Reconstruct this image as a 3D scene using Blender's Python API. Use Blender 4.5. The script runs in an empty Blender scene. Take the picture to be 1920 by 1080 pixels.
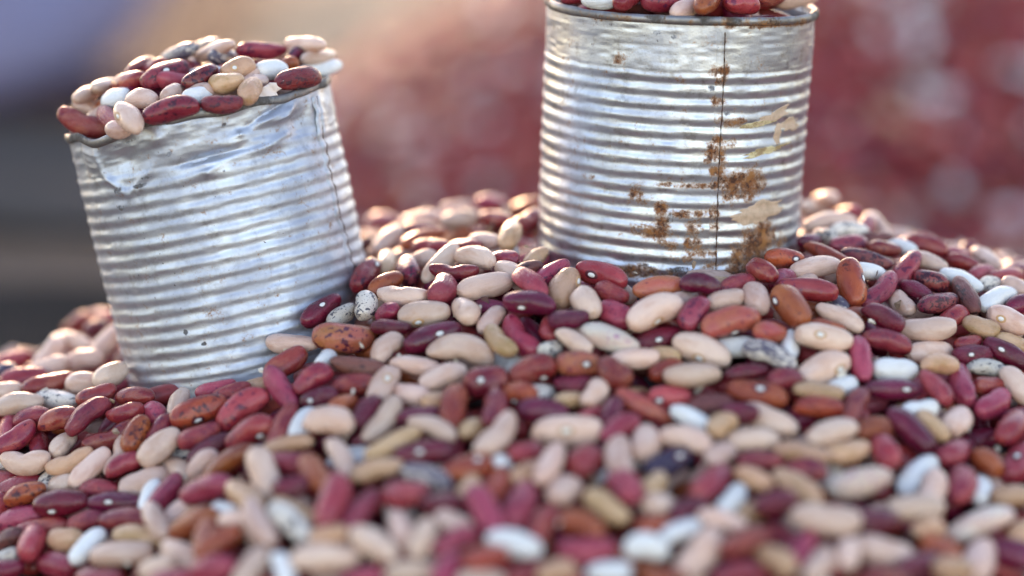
import bpy, bmesh, math, random
import numpy as np
from mathutils import Vector, Matrix, Quaternion
R_ = math.radians
C = bpy.context.scene.collection
scene = bpy.context.scene
# ---------------------------------------------------------------- camera
cam = bpy.data.cameras.new("camera"); camo = bpy.data.objects.new("camera", cam); C.objects.link(camo)
camo.location = (0.0, -0.79*math.cos(R_(12)), 0.79*math.sin(R_(12)))
camo.rotation_euler = (R_(90-12), 0, 0)
cam.lens = 100; cam.sensor_width = 36; cam.clip_start = .02; cam.clip_end = 60
cam.dof.use_dof = True; cam.dof.focus_distance = 0.799; cam.dof.aperture_fstop = 2.95; cam.dof.aperture_blades = 0
scene.camera = camo
# ---------------------------------------------------------------- light
SUN_EL, SUN_AZ = R_(11), R_(-12)          # azimuth from +Y (behind the cans), negative = left
world = bpy.data.worlds.new("World"); scene.world = world; world.use_nodes = True
nt = world.node_tree; nt.nodes.clear()
out = nt.nodes.new("ShaderNodeOutputWorld"); bg = nt.nodes.new("ShaderNodeBackground")
sky = nt.nodes.new("ShaderNodeTexSky"); sky.sky_type = 'NISHITA'; sky.sun_disc = False
sky.sun_elevation = SUN_EL; sky.sun_rotation = SUN_AZ
sky.air_density = 1.0; sky.dust_density = 0.6; sky.ozone_density = 1.0
bg.inputs[1].default_value = 0.15
nt.links.new(sky.outputs[0], bg.inputs[0]); nt.links.new(bg.outputs[0], out.inputs[0])
sun = bpy.data.lights.new("sun", 'SUN'); sun.energy = 0.7; sun.angle = R_(4); sun.color = (1.0, .66, .42)
suno = bpy.data.objects.new("sun", sun); C.objects.link(suno)
sd = Vector((math.sin(SUN_AZ)*math.cos(SUN_EL), math.cos(SUN_AZ)*math.cos(SUN_EL), math.sin(SUN_EL)))
suno.rotation_euler = sd.to_track_quat('Z', 'Y').to_euler(); suno.location = sd*3
scene.view_settings.view_transform = 'Standard'; scene.view_settings.look = 'None'
scene.view_settings.exposure = 2.18; scene.view_settings.gamma = 1
scene.view_settings.use_white_balance = True; scene.view_settings.white_balance_temperature = 7200; scene.view_settings.white_balance_tint = 24   # camera set for open shade
scene.render.engine = 'CYCLES'
scene.cycles.use_denoising = True
scene.cycles.max_bounces = 8
scene.cycles.sample_clamp_indirect = 8
rnd = random.Random(7); rng = np.random.default_rng(7)

# ---------------------------------------------------------------- helpers
def link(o, parent=None):
    C.objects.link(o)
    if parent is not None: o.parent = parent
    return o
def tag(o, label=None, cat=None, group=None, kind=None):
    for k_, v_ in (("label", label), ("category", cat), ("group", group), ("kind", kind)):
        if v_: o[k_] = v_
    return o
def mesh_from(name, V, F, mats=(), smooth=True, mi=None):
    me = bpy.data.meshes.new(name)
    V = np.asarray(V, np.float32); F = np.asarray(F, np.int32)
    me.vertices.add(len(V)); me.vertices.foreach_set("co", V.ravel())
    n = F.shape[1]
    me.loops.add(F.size); me.loops.foreach_set("vertex_index", F.ravel())
    me.polygons.add(len(F)); me.polygons.foreach_set("loop_start", np.arange(0, F.size, n, dtype=np.int32))
    if mi is not None: me.polygons.foreach_set("material_index", np.asarray(mi, np.int32))
    me.update(calc_edges=True); me.validate()
    me.polygons.foreach_set("use_smooth", [smooth]*len(me.polygons))
    for m in mats: me.materials.append(m)
    return me
def grid_faces(nu, nv, wrap):
    i = np.arange(nu)[:, None]; j = np.arange(nv-1 if not wrap else nv)[None, :]
    i = i[:-1]
    a = i*nv+j; b = i*nv+(j+1) % nv; c = (i+1)*nv+(j+1) % nv; d = (i+1)*nv+j
    return np.stack([a, b, c, d], -1).reshape(-1, 4)
class NT:
    def __init__(s, name):
        s.m = bpy.data.materials.new(name); s.m.use_nodes = True; s.t = s.m.node_tree; s.t.nodes.clear()
        s.out = s.n("OutputMaterial"); s.bsdf = s.n("BsdfPrincipled"); s.l(s.bsdf.outputs[0], s.out.inputs[0])
    def n(s, k, **kw):
        nd = s.t.nodes.new("ShaderNode"+k)
        for a, v in kw.items(): setattr(nd, a, v)
        return nd
    def l(s, a, b): s.t.links.new(a, b)
    def set(s, nd, **kw):
        for a, v in kw.items(): nd.inputs[a.replace("_", " ")].default_value = v
        return nd
    def math(s, op, a, b=None, clamp=False):
        nd = s.n("Math", operation=op, use_clamp=clamp)
        for i, x in enumerate((a, b)):
            if x is None: continue
            if isinstance(x, (int, float)): nd.inputs[i].default_value = x
            else: s.l(x, nd.inputs[i])
        return nd.outputs[0]
    def vmath(s, op, a, b):
        nd = s.n("VectorMath", operation=op)
        for i, x in enumerate((a, b)):
            if isinstance(x, (tuple, list)): nd.inputs[i].default_value = x
            else: s.l(x, nd.inputs[i])
        return nd.outputs[0]
    def noise(s, vec, scale, detail=2, rough=.5, dist=0):
        nd = s.n("TexNoise"); nd.inputs["Scale"].default_value = scale; nd.inputs["Detail"].default_value = detail
        nd.inputs["Roughness"].default_value = rough; nd.inputs["Distortion"].default_value = dist
        s.l(vec, nd.inputs["Vector"]); return nd.outputs[0]
    def ramp(s, fac, lo, hi, a=0., b=1.):
        nd = s.n("MapRange", interpolation_type='SMOOTHSTEP'); s.l(fac, nd.inputs[0])
        for i, v in zip((1, 2, 3, 4), (lo, hi, a, b)): nd.inputs[i].default_value = v
        return nd.outputs[0]
    def mix(s, fac, a, b, mode='MIX'):
        nd = s.n("Mix", data_type='RGBA', blend_type=mode)
        for sock, x in ((nd.inputs[0], fac), (nd.inputs[6], a), (nd.inputs[7], b)):
            if isinstance(x, (int, float)): sock.default_value = x
            elif isinstance(x, tuple): sock.default_value = (*x, 1) if len(x) == 3 else x
            else: s.l(x, sock)
        return nd.outputs[2]
    def bump(s, h, strength, dist):
        nd = s.n("Bump"); nd.inputs["Strength"].default_value = strength; nd.inputs["Distance"].default_value = dist
        s.l(h, nd.inputs["Height"]); s.l(nd.outputs[0], s.bsdf.inputs["Normal"]); return nd

# ---------------------------------------------------------------- bean materials
def bean_mat(name, base, alt, speck=0.0, speck_col=(.06, .01, .03), streak=(2.2, 1, 1), val=.22, rough=.29, fine=0.0, blush=None):
    m = NT(name); t = m.n("TexCoord"); oi = m.n("ObjectInfo")
    offv = m.n("CombineXYZ"); r100 = m.math('MULTIPLY', oi.outputs["Random"], 173.0)
    for i in range(3): m.l(r100, offv.inputs[i])
    v = m.vmath('ADD', t.outputs["Object"], offv.outputs[0])
    vs = m.vmath('MULTIPLY', v, streak)
    low = m.noise(v, 1.6, 2)
    col = m.mix(m.ramp(low, .35, .65), base, alt)
    # broad pale/dark veil and value change from bean to bean
    if blush: col = m.mix(m.math('MULTIPLY', m.ramp(m.noise(v, 2.3, 3), .48, .68), .75), col, blush)
    hsv = m.n("HueSaturation"); r2 = m.math('FRACT', m.math('MULTIPLY', oi.outputs["Random"], 37.7))
    m.l(m.math('MULTIPLY_ADD', r2, 2*val) if False else m.math('ADD', m.math('MULTIPLY', r2, 2*val), 1-val), hsv.inputs["Value"])
    r3 = m.math('FRACT', m.math('MULTIPLY', oi.outputs["Random"], 91.3))
    m.l(m.math('ADD', m.math('MULTIPLY', r3, .02), .49), hsv.inputs["Hue"])
    m.l(col, hsv.inputs["Color"]); col = hsv.outputs[0]
    if speck > 0:
        dens = m.ramp(m.noise(v, 1.9, 1), .3, .7, -.06, .06)
        sp = m.noise(vs, 4.3, 3, .62, .5)
        th = .70-.20*speck
        k1 = m.n("MapRange", interpolation_type='SMOOTHSTEP'); m.l(m.math('ADD', sp, dens), k1.inputs[0])
        k1.inputs[1].default_value = th; k1.inputs[2].default_value = th+.035
        col = m.mix(m.math('MULTIPLY', k1.outputs[0], .9), col, speck_col)
    if fine > 0:
        col = m.mix(m.math('MULTIPLY', m.ramp(m.noise(vs, 17, 2), .63, .68), fine), col, speck_col)
    m.l(col, m.bsdf.inputs["Base Color"]); m.bsdf.inputs["Specular IOR Level"].default_value = .5
    m.l(m.ramp(m.noise(v, 5, 2), .3, .7, rough-.07, rough+.12), m.bsdf.inputs["Roughness"])
    wrk = m.math('MULTIPLY', m.noise(m.vmath('MULTIPLY', v, (1.4, 7.0, 7.0)), 2.2, 3, .6, .8), m.ramp(m.math('FRACT', m.math('MULTIPLY', oi.outputs["Random"], 57.1)), .45, 1.0, 0, 1.3))
    h = m.math('ADD', m.math('ADD', m.noise(vs, 3.0, 3), wrk), m.math('MULTIPLY', m.noise(v, 30, 2), .12))
    m.bump(h, .5, .0006)
    return m.m
RED, REDA = (.29, .032, .032), (.19, .014, .026)
PINK, PINKA = (.40, .058, .080), (.28, .024, .044)
MAR, MARA = (.165, .008, .032), (.10, .008, .022)
ORG, ORGA = (.38, .085, .026), (.26, .042, .020)
BRK, BRKA = (.45, .090, .072), (.46, .13, .06)
CRM, CRMA = (.66, .43, .335), (.72, .50, .40)
TAN, TANA = (.53, .295, .165), (.61, .37, .22)
WHT, WHTA = (.80, .79, .77), (.76, .74, .70)
SPK, SPKA = (.64, .55, .46), (.68, .61, .53)
DRK, DRKA = (.125, .035, .028), (.18, .05, .04)
VIO, VIOA = (.055, .025, .075), (.035, .018, .05)
BM = {
 'R': bean_mat("red_bean_skin", RED, REDA, .35, (.11, .01, .03), blush=(.36, .085, .06)), 'Rs': bean_mat("red_speckled_skin", RED, REDA, .62, (.045, .006, .018)),
 'P': bean_mat("rose_bean_skin", PINK, PINKA, .42, (.16, .012, .045)), 'Ps': bean_mat("rose_speckled_skin", PINK, PINKA, .68, (.09, .008, .035)),
 'M': bean_mat("maroon_bean_skin", MAR, MARA, .1, rough=.27), 'Ms': bean_mat("maroon_speckled_skin", (.24, .05, .05), MAR, .95, (.03, .004, .014)),
 'O': bean_mat("rust_bean_skin", ORG, ORGA, .35, (.09, .012, .012), rough=.30), 'Os': bean_mat("rust_speckled_skin", ORG, ORGA, .66, (.05, .006, .012), rough=.30),
 'B': bean_mat("brick_bean_skin", BRK, BRKA, .38, (.16, .012, .045)), 'Bs': bean_mat("brick_speckled_skin", BRK, (.40, .13, .05), .60, (.07, .008, .035)),
 'C': bean_mat("cream_bean_skin", CRM, CRMA, 0, blush=(.60, .35, .25), val=.17, rough=.31), 'Cs': bean_mat("cream_blushed_skin", (.70, .60, .50), CRMA, .42, (.42, .16, .28), val=.08),
 'T': bean_mat("tan_bean_skin", TAN, TANA, 0, val=.16, blush=(.42, .24, .10)),
 'W': bean_mat("white_bean_skin", WHT, WHTA, 0, val=.06, rough=.30),
 'S': bean_mat("speckled_cream_skin", SPK, SPKA, .66, (.035, .03, .05), (1.3, 1, 1), fine=.8), 'Sb': bean_mat("streaked_cream_skin", SPK, SPKA, 1.0, (.045, .035, .085), (1.0, 2.6, 1.6)),
 'Sx': bean_mat("dark_streaked_skin", SPK, SPKA, 1.45, (.04, .03, .075), (1.0, 2.2, 1.5)),
 'D': bean_mat("shrivelled_bean_skin", DRK, DRKA, .5, (.03, .01, .01), rough=.42),
 'V': bean_mat("violet_bean_skin", VIO, VIOA, .2, (.02, .01, .03), rough=.3),
}
def plain(name, col, rough=.5, spec=.5, metallic=0.):
    m = NT(name); m.bsdf.inputs["Base Color"].default_value = (*col, 1); m.bsdf.inputs["Roughness"].default_value = rough
    m.bsdf.inputs["Specular IOR Level"].default_value = spec; m.bsdf.inputs["Metallic"].default_value = metallic
    t = m.n("TexCoord"); m.bump(m.noise(t.outputs["Object"], 60, 3), .3, .0003)
    return m.m
M_EYE = plain("bean_eye_white", (.78, .77, .72), .4); M_RING = plain("bean_eye_ring", (.55, .31, .16), .5); M_RINGD = plain("bean_eye_ring_dark", (.10, .012, .02), .4)

# ---------------------------------------------------------------- bean meshes (unit size: 1 long, 1 wide, 1 thick)
SHAPES = []
def shape_par(i, bend):
    r = random.Random(100+i*7+int(bend*100))
    return dict(e=r.uniform(.66, .86), asym=r.uniform(-.14, .14), c=bend, notch=.03+.45*bend, tw=r.uniform(-.05, .05), sq=r.uniform(2.0, 2.35), seed=r.randrange(999))
def bean_surf(P, t, a):
    s = -np.cos(t)/2; st = np.sin(t)
    r = .5*np.power(np.clip(st, 0, 1), P['e'])*(1+P['asym']*2*s)
    ca, sa = np.cos(a), np.sin(a)
    rr = (np.abs(ca)**P['sq']+np.abs(sa)**P['sq'])**(-1/P['sq'])
    vent = np.clip(-ca, 0, 1)
    ry = r*(1-P['c']*.55)
    y = ca*rr*ry + P['c']*(.45-(2*s)**2) + vent*P['notch']*np.exp(-(s/.13)**2)
    y = y+P['c']*.06
    z = sa*rr*r + P['tw']*np.sin(2*math.pi*s)
    return s, y, z
def bean_mesh(name, P, nr, ns, lump=0.0):
    t = np.linspace(0, math.pi, nr+1)[1:-1][:, None]; a = np.linspace(0, 2*math.pi, ns, endpoint=False)[None, :]
    s, y, z = bean_surf(P, t+0*a, a+0*t)
    V = np.stack([s+0*y, y, z], -1).reshape(-1, 3)
    if lump:
        g = np.random.default_rng(P['seed']+1)
        for _ in range(5):      # flats and shallow hollows where beans were pressed together in the pod
            d = g.normal(size=3); d[0] *= .5; d /= np.linalg.norm(d); pl = (V@d); top = np.percentile(pl, 99.5); cut = top*g.uniform(.80, .94)
            V = V-np.outer(np.clip(pl-cut, 0, None)*.65, d)
        g = np.random.default_rng(P['seed']); 
        for _ in range(9):
            c = V[g.integers(len(V))]; V = V*(1-lump*g.uniform(.3, 1)*np.exp(-((V-c)**2).sum(1)/.03))[:, None]
    F = grid_faces(nr-1, ns, True).tolist()
    n = len(V); p0 = bean_surf(P, np.array(.0001), np.array(0.)); p1 = bean_surf(P, np.array(math.pi-.0001), np.array(0.))
    e0 = V[:ns].mean(0); e1 = V[-ns:].mean(0)
    V = np.vstack([V, [[-.5, e0[1], e0[2]], [.5, e1[1], e1[2]]]])
    me = bpy.data.meshes.new(name)
    F = [tuple(f) for f in F]+[(n, (j+1) % ns, j) for j in range(ns)]+[(n+1, n-ns+j, n-ns+(j+1) % ns) for j in range(ns)]
    me.from_pydata([tuple(v) for v in V], [], F); me.polygons.foreach_set("use_smooth", [True]*len(F)); me.update()
    return me
def eye_mesh(P, x0, mats):
    # white oval with a rim, laid on the hollow side of the bean
    pts = []; faces = []; mi = []; rings = [(0.0, .030), (.55, .026), (.92, .010), (1.0, .004), (1.15, .007), (1.75, .003), (1.95, -.006)]
    ax, az = .064, .088; NS = 18
    def surf(x, z):
        t = math.acos(max(-.98, min(.98, -2*x))); r = .5*math.sin(t)**P['e']*(1+P['asym']*2*x)
        z = max(-.95*r, min(.95*r, z-P['tw']*math.sin(2*math.pi*x)))
        f = (1-abs(z/r)**P['sq'])**(1/P['sq'])
        return -r*(1-P['c']*.55)*f+P['c']*(.45-(2*x)**2)+f*P['notch']*math.exp(-(x/.13)**2)+P['c']*.06
    pts.append((x0, surf(x0, 0)-rings[0][1], 0))
    for k_, (rr, h) in enumerate(rings[1:]):
        for j in range(NS):
            a = 2*math.pi*j/NS; x = x0+ax*rr*math.cos(a); z = az*rr*math.sin(a); pts.append((x, surf(x, z)-h, z))
    for j in range(NS): faces.append((0, 1+(j+1) % NS, 1+j)); mi.append(0)
    for k_ in range(len(rings)-2):
        for j in range(NS):
            a = 1+k_*NS+j; b = 1+k_*NS+(j+1) % NS; faces.append((a, b, b+NS, a+NS)); mi.append(0 if k_ < 2 else 1)
    me = bpy.data.meshes.new("eye"); me.from_pydata(pts, [], faces); me.polygons.foreach_set("use_smooth", [True]*len(faces))
    me.polygons.foreach_set("material_index", mi)
    for m_ in mats: me.materials.append(m_)
    me.update(); return me
PARS = {}
for i in range(9): PARS[('-', i)] = shape_par(i, (.05, .08, .03, .11, .06, .02, .09, .13, .05)[i])
for i in range(3): PARS[('b', i)] = shape_par(i+20, (.18, .15, .21)[i])
MESH = {}
def get_mesh(key, col):
    k_ = (key, col)
    if k_ not in MESH:
        me = bean_mesh("bean_body", PARS[key], 30, 24, .10 if col == 'D' else .012); me.materials.append(BM[col]); MESH[k_] = me
    return MESH[k_]
EYES = {}
def get_eye(key, x0, cream):
    x0 = round(x0/.05)*.05; k_ = (key, x0, cream)
    if k_ not in EYES: EYES[k_] = eye_mesh(PARS[key], x0, (M_EYE, M_RING if cream else M_RINGD))
    return EYES[k_]

BEANS = [
(-12982,10442,-3160,0.862,-0.185,-0.004,-0.471,1720,675,568,'P','-7',None,'small rose pink bean behind the tilted can','beans on the mixed heap'),
(-12764,8163,-3011,0.129,0.84,0.52,0.086,1080,696,577,'M','-0',None,'small dark maroon bean behind the tilted can','beans on the mixed heap'),
(-13641,10170,-3338,0.158,0.894,-0.374,0.191,1720,716,644,'R','-1',None,'brick red bean left of a maroon one behind the tilted can','beans on the mixed heap'),
(-12212,6300,-3013,0.825,-0.176,-0.36,0.398,1720,784,652,'C','-2',None,'cream bean below a maroon one behind the tilted can','beans on the mixed heap'),
(-13401,7127,-3222,0.941,0.121,-0.046,-0.313,1720,688,607,'C','-1',None,'cream bean below a red one behind the tilted can','beans on the mixed heap'),
(-13992,6196,-3359,-0.239,0.778,0.58,0.044,1720,716,617,'C','-7',None,'cream bean, slanting up rightward, above a cream one behind the tilted can','beans on the mixed heap'),
(-13683,4501,-3319,-0.166,0.973,0.155,0.03,1190,704,572,'C','-7',None,'level cream bean below a cream and above a red one behind the tilted can','beans on the mixed heap'),
(-12814,5190,-3328,0.776,0.622,-0.007,0.107,1347,705,625,'C','b1',None,'curved cream bean behind the tilted can','beans on the mixed heap'),
(-11523,2133,-3009,0.122,0.876,0.431,0.176,1271,781,691,'C','-0',None,'cream bean, slanting up rightward, right of a cream one behind the tilted can','beans on the mixed heap'),
(-12359,2381,-3295,-0.101,0.988,-0.048,0.107,1109,716,634,'C','-0',None,'cream bean above a red and right of a red one behind the tilted can','beans on the mixed heap'),
(-15124,6290,-3593,-0.199,0.908,0.368,0.004,1428,683,533,'P','-2',None,'rose pink bean, slanting up rightward, behind the tilted can','beans on the mixed heap'),
(-15129,4756,-3599,0.964,-0.028,-0.122,-0.234,1095,755,607,'V','-3',None,'dark violet bean behind the tilted can','beans on the mixed heap'),
(-14331,3804,-3512,-0.259,0.962,0.041,0.077,1427,731,598,'P','-5',None,'rose pink bean, level, behind the tilted can','beans on the mixed heap'),
(-13397,2722,-3404,-0.277,0.939,0.199,0.037,1634,653,545,'R','-4',None,'brick red bean above a speckled cream one behind the tilted can','beans on the mixed heap'),
(-13046,1933,-3702,0.924,-0.268,0.044,-0.27,1498,742,608,'S','-2',None,'cream bean with black speckles behind the tilted can','beans on the mixed heap'),
(-14111,1657,-3760,0.972,0.196,-0.117,-0.051,1537,773,650,'C','-1',None,"cream bean, level, at the tilted can's foot",'beans on the mixed heap'),
(-14773,2796,-3678,-0.136,0.979,-0.088,0.123,1247,656,585,'C','-6',None,'cream bean below a violet one behind the tilted can','beans on the mixed heap'),
(-11802,1031,-3328,-0.368,0.916,0.059,0.148,1233,642,529,'R','-6',None,'brick red bean above a red one behind the tilted can','beans on the mixed heap'),
(-10615,520,-3248,0.955,0.133,-0.1,-0.245,1333,634,565,'R','-0',None,"brick red bean above a red one at the tilted can's foot",'beans on the mixed heap'),
(-9984,-303,-3539,0.811,0.344,-0.156,-0.446,1080,685,595,'P','-1',None,"small rose pink bean at the tilted can's foot",'beans on the mixed heap'),
(-9252,-543,-3159,0.718,0.259,-0.115,0.635,1149,597,499,'C','-4',None,"cream bean, upright, at the tilted can's foot",'beans on the mixed heap'),
(-8248,-400,-2793,-0.242,0.961,0.026,0.133,1202,580,460,'P','-3',None,"rose pink bean at the tilted can's foot",'beans on the mixed heap'),
(-12753,271,-3860,0.954,0.249,-0.164,-0.04,1354,763,629,'R','-7',None,"brick red bean below a speckled cream one at the tilted can's foot",'beans on the mixed heap'),
(-13614,925,-3956,0.979,0.148,-0.119,-0.069,1161,701,579,'R','-4',None,"brick red bean left of a red one at the tilted can's foot",'beans on the mixed heap'),
(-11881,-177,-3614,0.742,0.554,-0.056,0.372,1562,726,636,'R','b1',None,"curved brick red bean at the tilted can's foot",'beans on the mixed heap'),
(-14014,229,-4366,-0.399,0.86,0.262,0.18,1439,696,594,'R','-3',None,'brick red bean left of a pink one on the middle left slope','beans on the mixed heap'),
(-14331,976,-4367,0.699,-0.104,-0.452,0.545,1196,580,503,'P','-5',None,'small rose pink bean, upright, on the middle left slope','beans on the mixed heap'),
(-13369,405,-4614,0.672,-0.119,-0.287,0.672,1080,627,543,'P','-5',None,'small rose pink bean, end-on, on the middle left slope','beans on the mixed heap'),
(-12551,-321,-4410,0.829,0.116,-0.177,0.518,1080,656,555,'C','-1',None,'cream bean right of a pink one on the middle left slope','beans on the mixed heap'),
(-13593,-610,-4791,0.585,-0.769,0.157,-0.206,1706,822,688,'C','b2',None,'curved cream bean, level, on the middle left slope','beans on the mixed heap'),
(-14658,758,-5182,0.97,0.073,-0.078,-0.216,1080,661,547,'W','-6',None,'white bean on the middle left slope','beans on the mixed heap'),
(-11157,-739,-4068,0.623,-0.759,-0.136,-0.135,1684,782,610,'R','b2',None,'curved brick red bean on the middle left slope','beans on the mixed heap'),
(-10811,-360,-3472,-0.244,0.955,-0.093,0.144,1168,590,526,'R','-7',None,"brick red bean below a red one at the tilted can's foot",'beans on the mixed heap'),
(-10350,-1533,-3791,0.81,-0.018,-0.419,0.411,1218,746,671,'Os','-2',None,'rusty orange bean with dark speckles on the middle left slope','beans on the mixed heap'),
(-9686,-1477,-3771,-0.305,0.781,0.492,0.234,1262,713,570,'R','-2',None,'brick red bean right of a speckled orange one on the middle left slope','beans on the mixed heap'),
(-12236,-1220,-4660,0.628,-0.75,-0.096,-0.183,1507,681,565,'T','b1',None,'curved tan bean on the middle left slope','beans on the mixed heap'),
(-11608,-1751,-4687,-0.366,0.827,0.387,0.177,1499,646,568,'C','-5',None,'cream bean right of a tan one on the middle left slope','beans on the mixed heap'),
(-10864,-1555,-4420,-0.405,0.694,0.584,0.112,1347,711,567,'C','b2',None,'curved cream bean, slanting up rightward, on the middle left slope','beans on the mixed heap'),
(-10590,-2241,-4473,0.921,0.314,-0.142,0.18,1186,645,541,'P','-7',None,'rose pink bean above a cream one on the middle left slope','beans on the mixed heap'),
(-9615,-2310,-3939,0.928,-0.056,-0.311,0.195,1412,839,742,'C','-2',None,'cream bean left of a speckled cream one on the middle left slope','beans on the mixed heap'),
(-10039,-2726,-4834,-0.456,0.873,0.103,0.14,1479,800,629,'C','-8',None,'cream bean above a white one on the middle left slope','beans on the mixed heap'),
(-12423,-1572,-5250,-0.401,0.823,-0.213,0.342,1080,710,583,'C','-0',None,'cream bean, end-on, on the middle left slope','beans on the mixed heap'),
(-12885,-853,-5328,0.797,0.046,-0.263,0.541,1080,649,544,'S','-0',None,'cream bean with black speckles right of a pink one on the middle left slope','beans on the mixed heap'),
(-14298,219,-5628,-0.264,0.927,-0.256,0.076,1311,689,609,'P','-8',None,'rose pink bean, level, on the middle left slope','beans on the mixed heap'),
(-13811,-608,-5532,-0.254,0.938,-0.121,0.205,1497,686,568,'P','-8',None,'rose pink bean above a speckled orange one on the middle left slope','beans on the mixed heap'),
(-13431,-1679,-5450,0.966,0.08,-0.201,-0.144,1340,714,600,'Os','-2',None,'rusty orange bean with dark speckles at the bottom left','beans on the mixed heap'),
(-11266,-2443,-5099,0.966,0.203,-0.074,-0.14,1183,642,501,'R','-1',None,'brick red bean, level, on the middle left slope','beans on the mixed heap'),
(-10712,-3253,-5242,0.972,-0.174,-0.033,-0.157,1656,654,606,'M','-2',-7,'dark maroon bean showing its white eye above a red one at the bottom left','beans on the mixed heap'),
(-12275,-2704,-5416,0.962,0.208,-0.116,-0.131,1720,797,738,'M','-0',-10,'dark maroon bean showing its white eye below a cream one at the bottom left','beans on the mixed heap'),
(-9727,-3634,-4990,0.091,0.742,0.581,0.321,1449,666,523,'W','-8',None,'white bean, upright, at the bottom left','beans on the mixed heap'),
(-9268,-4137,-4756,0.126,0.818,0.446,0.339,1622,695,616,'P','-5',None,'rose pink bean, slanting up rightward, at the bottom left','beans on the mixed heap'),
(-9074,-2445,-4598,0.889,0.115,-0.008,-0.444,1720,758,702,'C','-5',17,'cream bean showing its white eye on the middle left slope','beans on the mixed heap'),
(-8609,-1505,-3131,0.948,0.265,-0.146,0.094,1661,807,747,'Os','-2',-4,"rusty orange bean with dark speckles showing its white eye at the tilted can's foot",'beans on the mixed heap'),
(-8509,-2483,-3580,-0.068,0.973,0.012,0.221,1269,676,591,'R','-4',None,'brick red bean below a speckled orange one on the middle left slope','beans on the mixed heap'),
(-8209,-2950,-3812,0.943,0.141,-0.276,0.121,1391,607,525,'M','-1',None,'dark maroon bean on the middle left slope','beans on the mixed heap'),
(-9155,-1516,-4472,-0.009,0.98,-0.119,0.16,1138,580,468,'S','-6',None,'cream bean with black speckles above a cream one on the middle left slope','beans on the mixed heap'),
(-8318,-3530,-4081,0.929,0.125,-0.347,0.028,1080,667,578,'C','-4',None,'cream bean below a maroon one on the middle left slope','beans on the mixed heap'),
(-13535,-1975,-6070,0.946,0.193,-0.192,-0.177,1653,775,650,'Ps','-0',None,'rose bean streaked with dark marks at the bottom left','beans on the mixed heap'),
(-12844,-2815,-6147,-0.336,0.921,-0.081,0.178,1720,736,621,'R','-2',None,'brick red bean above a pink one at the bottom left','beans on the mixed heap'),
(-14299,-1169,-6064,-0.321,0.768,0.51,0.219,1120,748,585,'R','-6',None,'brick red bean left of a speckled pink one at the bottom left','beans on the mixed heap'),
(-11475,-3528,-5680,0.916,0.367,-0.158,0.002,1128,604,514,'R','-4',None,'brick red bean right of a maroon one at the bottom left','beans on the mixed heap'),
(-10300,-4237,-5437,0.943,0.227,-0.122,-0.21,1720,694,588,'R','-3',None,'brick red bean below a maroon one at the bottom left','beans on the mixed heap'),
(-11991,-3913,-6082,0.583,-0.779,0.104,-0.204,1112,728,590,'T','-2',None,'tan bean left of a white one at the bottom left','beans on the mixed heap'),
(-13684,-3123,-6323,0.936,0.048,-0.29,-0.196,1080,674,541,'D','-0',None,'dark brown shrivelled bean at the bottom left','beans on the mixed heap'),
(-13544,-3538,-6681,0.929,-0.262,-0.078,-0.25,1080,580,519,'S','-5',None,'small cream bean with black speckles at the bottom left','beans on the mixed heap'),
(-12926,-3848,-6193,0.097,0.696,0.589,0.398,1200,828,672,'P','-5',None,'rose pink bean, end-on, at the bottom left','beans on the mixed heap'),
(-13631,-4032,-6876,-0.249,0.937,-0.159,0.187,1232,667,540,'M','-4',None,'dark maroon bean at the bottom left','beans on the mixed heap'),
(-12110,-4551,-6600,0.921,0.119,-0.101,-0.356,1412,783,676,'P','-8',None,'rose pink bean below a tan one at the bottom left','beans on the mixed heap'),
(-11276,-4874,-5983,0.02,0.887,0.37,0.277,1363,689,554,'W','-8',None,'white bean, slanting up rightward, at the bottom left','beans on the mixed heap'),
(-9851,-5098,-5651,0.939,0.21,-0.082,-0.26,1720,682,577,'T','-1',None,'tan bean below a cream one at the bottom left','beans on the mixed heap'),
(-10207,-5887,-5857,-0.018,0.997,-0.016,0.078,1720,771,647,'C','-5',None,'large cream bean at the bottom left','beans on the mixed heap'),
(-8447,-7373,-5433,0.839,0.333,-0.113,-0.415,1720,721,626,'C','-5',None,'cream bean above a pink one at the bottom left','beans on the mixed heap'),
(-9039,-7773,-5651,-0.445,0.857,-0.039,0.257,1130,660,541,'C','-2',None,'cream bean left of a pink one at the bottom left','beans on the mixed heap'),
(-8592,-8504,-5753,-0.324,0.905,-0.167,0.219,1518,684,563,'P','-2',None,'rose pink bean below a cream one at the bottom left','beans on the mixed heap'),
(-10753,-6463,-6357,-0.188,0.917,-0.305,0.172,1720,673,530,'R','-4',None,'brick red bean below a white one at the bottom left','beans on the mixed heap'),
(-9318,-5571,-5053,-0.195,0.812,-0.55,-0.031,1720,653,556,'C','-6',None,'cream bean above a tan one at the bottom left','beans on the mixed heap'),
(-8789,-4808,-5018,0.936,-0.01,-0.314,0.158,1317,682,552,'C','-2',None,'cream bean below a pink one at the bottom left','beans on the mixed heap'),
(-8227,-6609,-4829,0.891,0.341,-0.275,-0.117,1695,791,627,'O','-6',None,'rusty orange bean left of an orange one at the bottom left','beans on the mixed heap'),
(-7822,-7714,-4854,0.761,-0.038,-0.31,0.569,1333,601,525,'O','-5',None,'rusty orange bean, upright, at the bottom left','beans on the mixed heap'),
(-6160,223,-1632,-0.204,0.948,-0.233,0.068,1720,697,586,'C','-1',None,'cream bean above a red one in the upper centre left slope','beans on the mixed heap'),
(-4675,-370,-1311,-0.206,0.978,0.026,-0.012,1773,940,826,'Bs','-3',None,'big coral bean with purple blotches in the upper centre left slope','beans on the mixed heap'),
(-5150,-1117,-1785,0.073,0.799,0.596,0.041,1080,580,518,'W','-7',None,'small white bean in the upper centre left slope','beans on the mixed heap'),
(-4202,-1869,-1773,-0.21,0.961,-0.177,-0.024,1720,647,537,'D','-7',None,'dark brown shrivelled bean in the upper centre left slope','beans on the mixed heap'),
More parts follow.
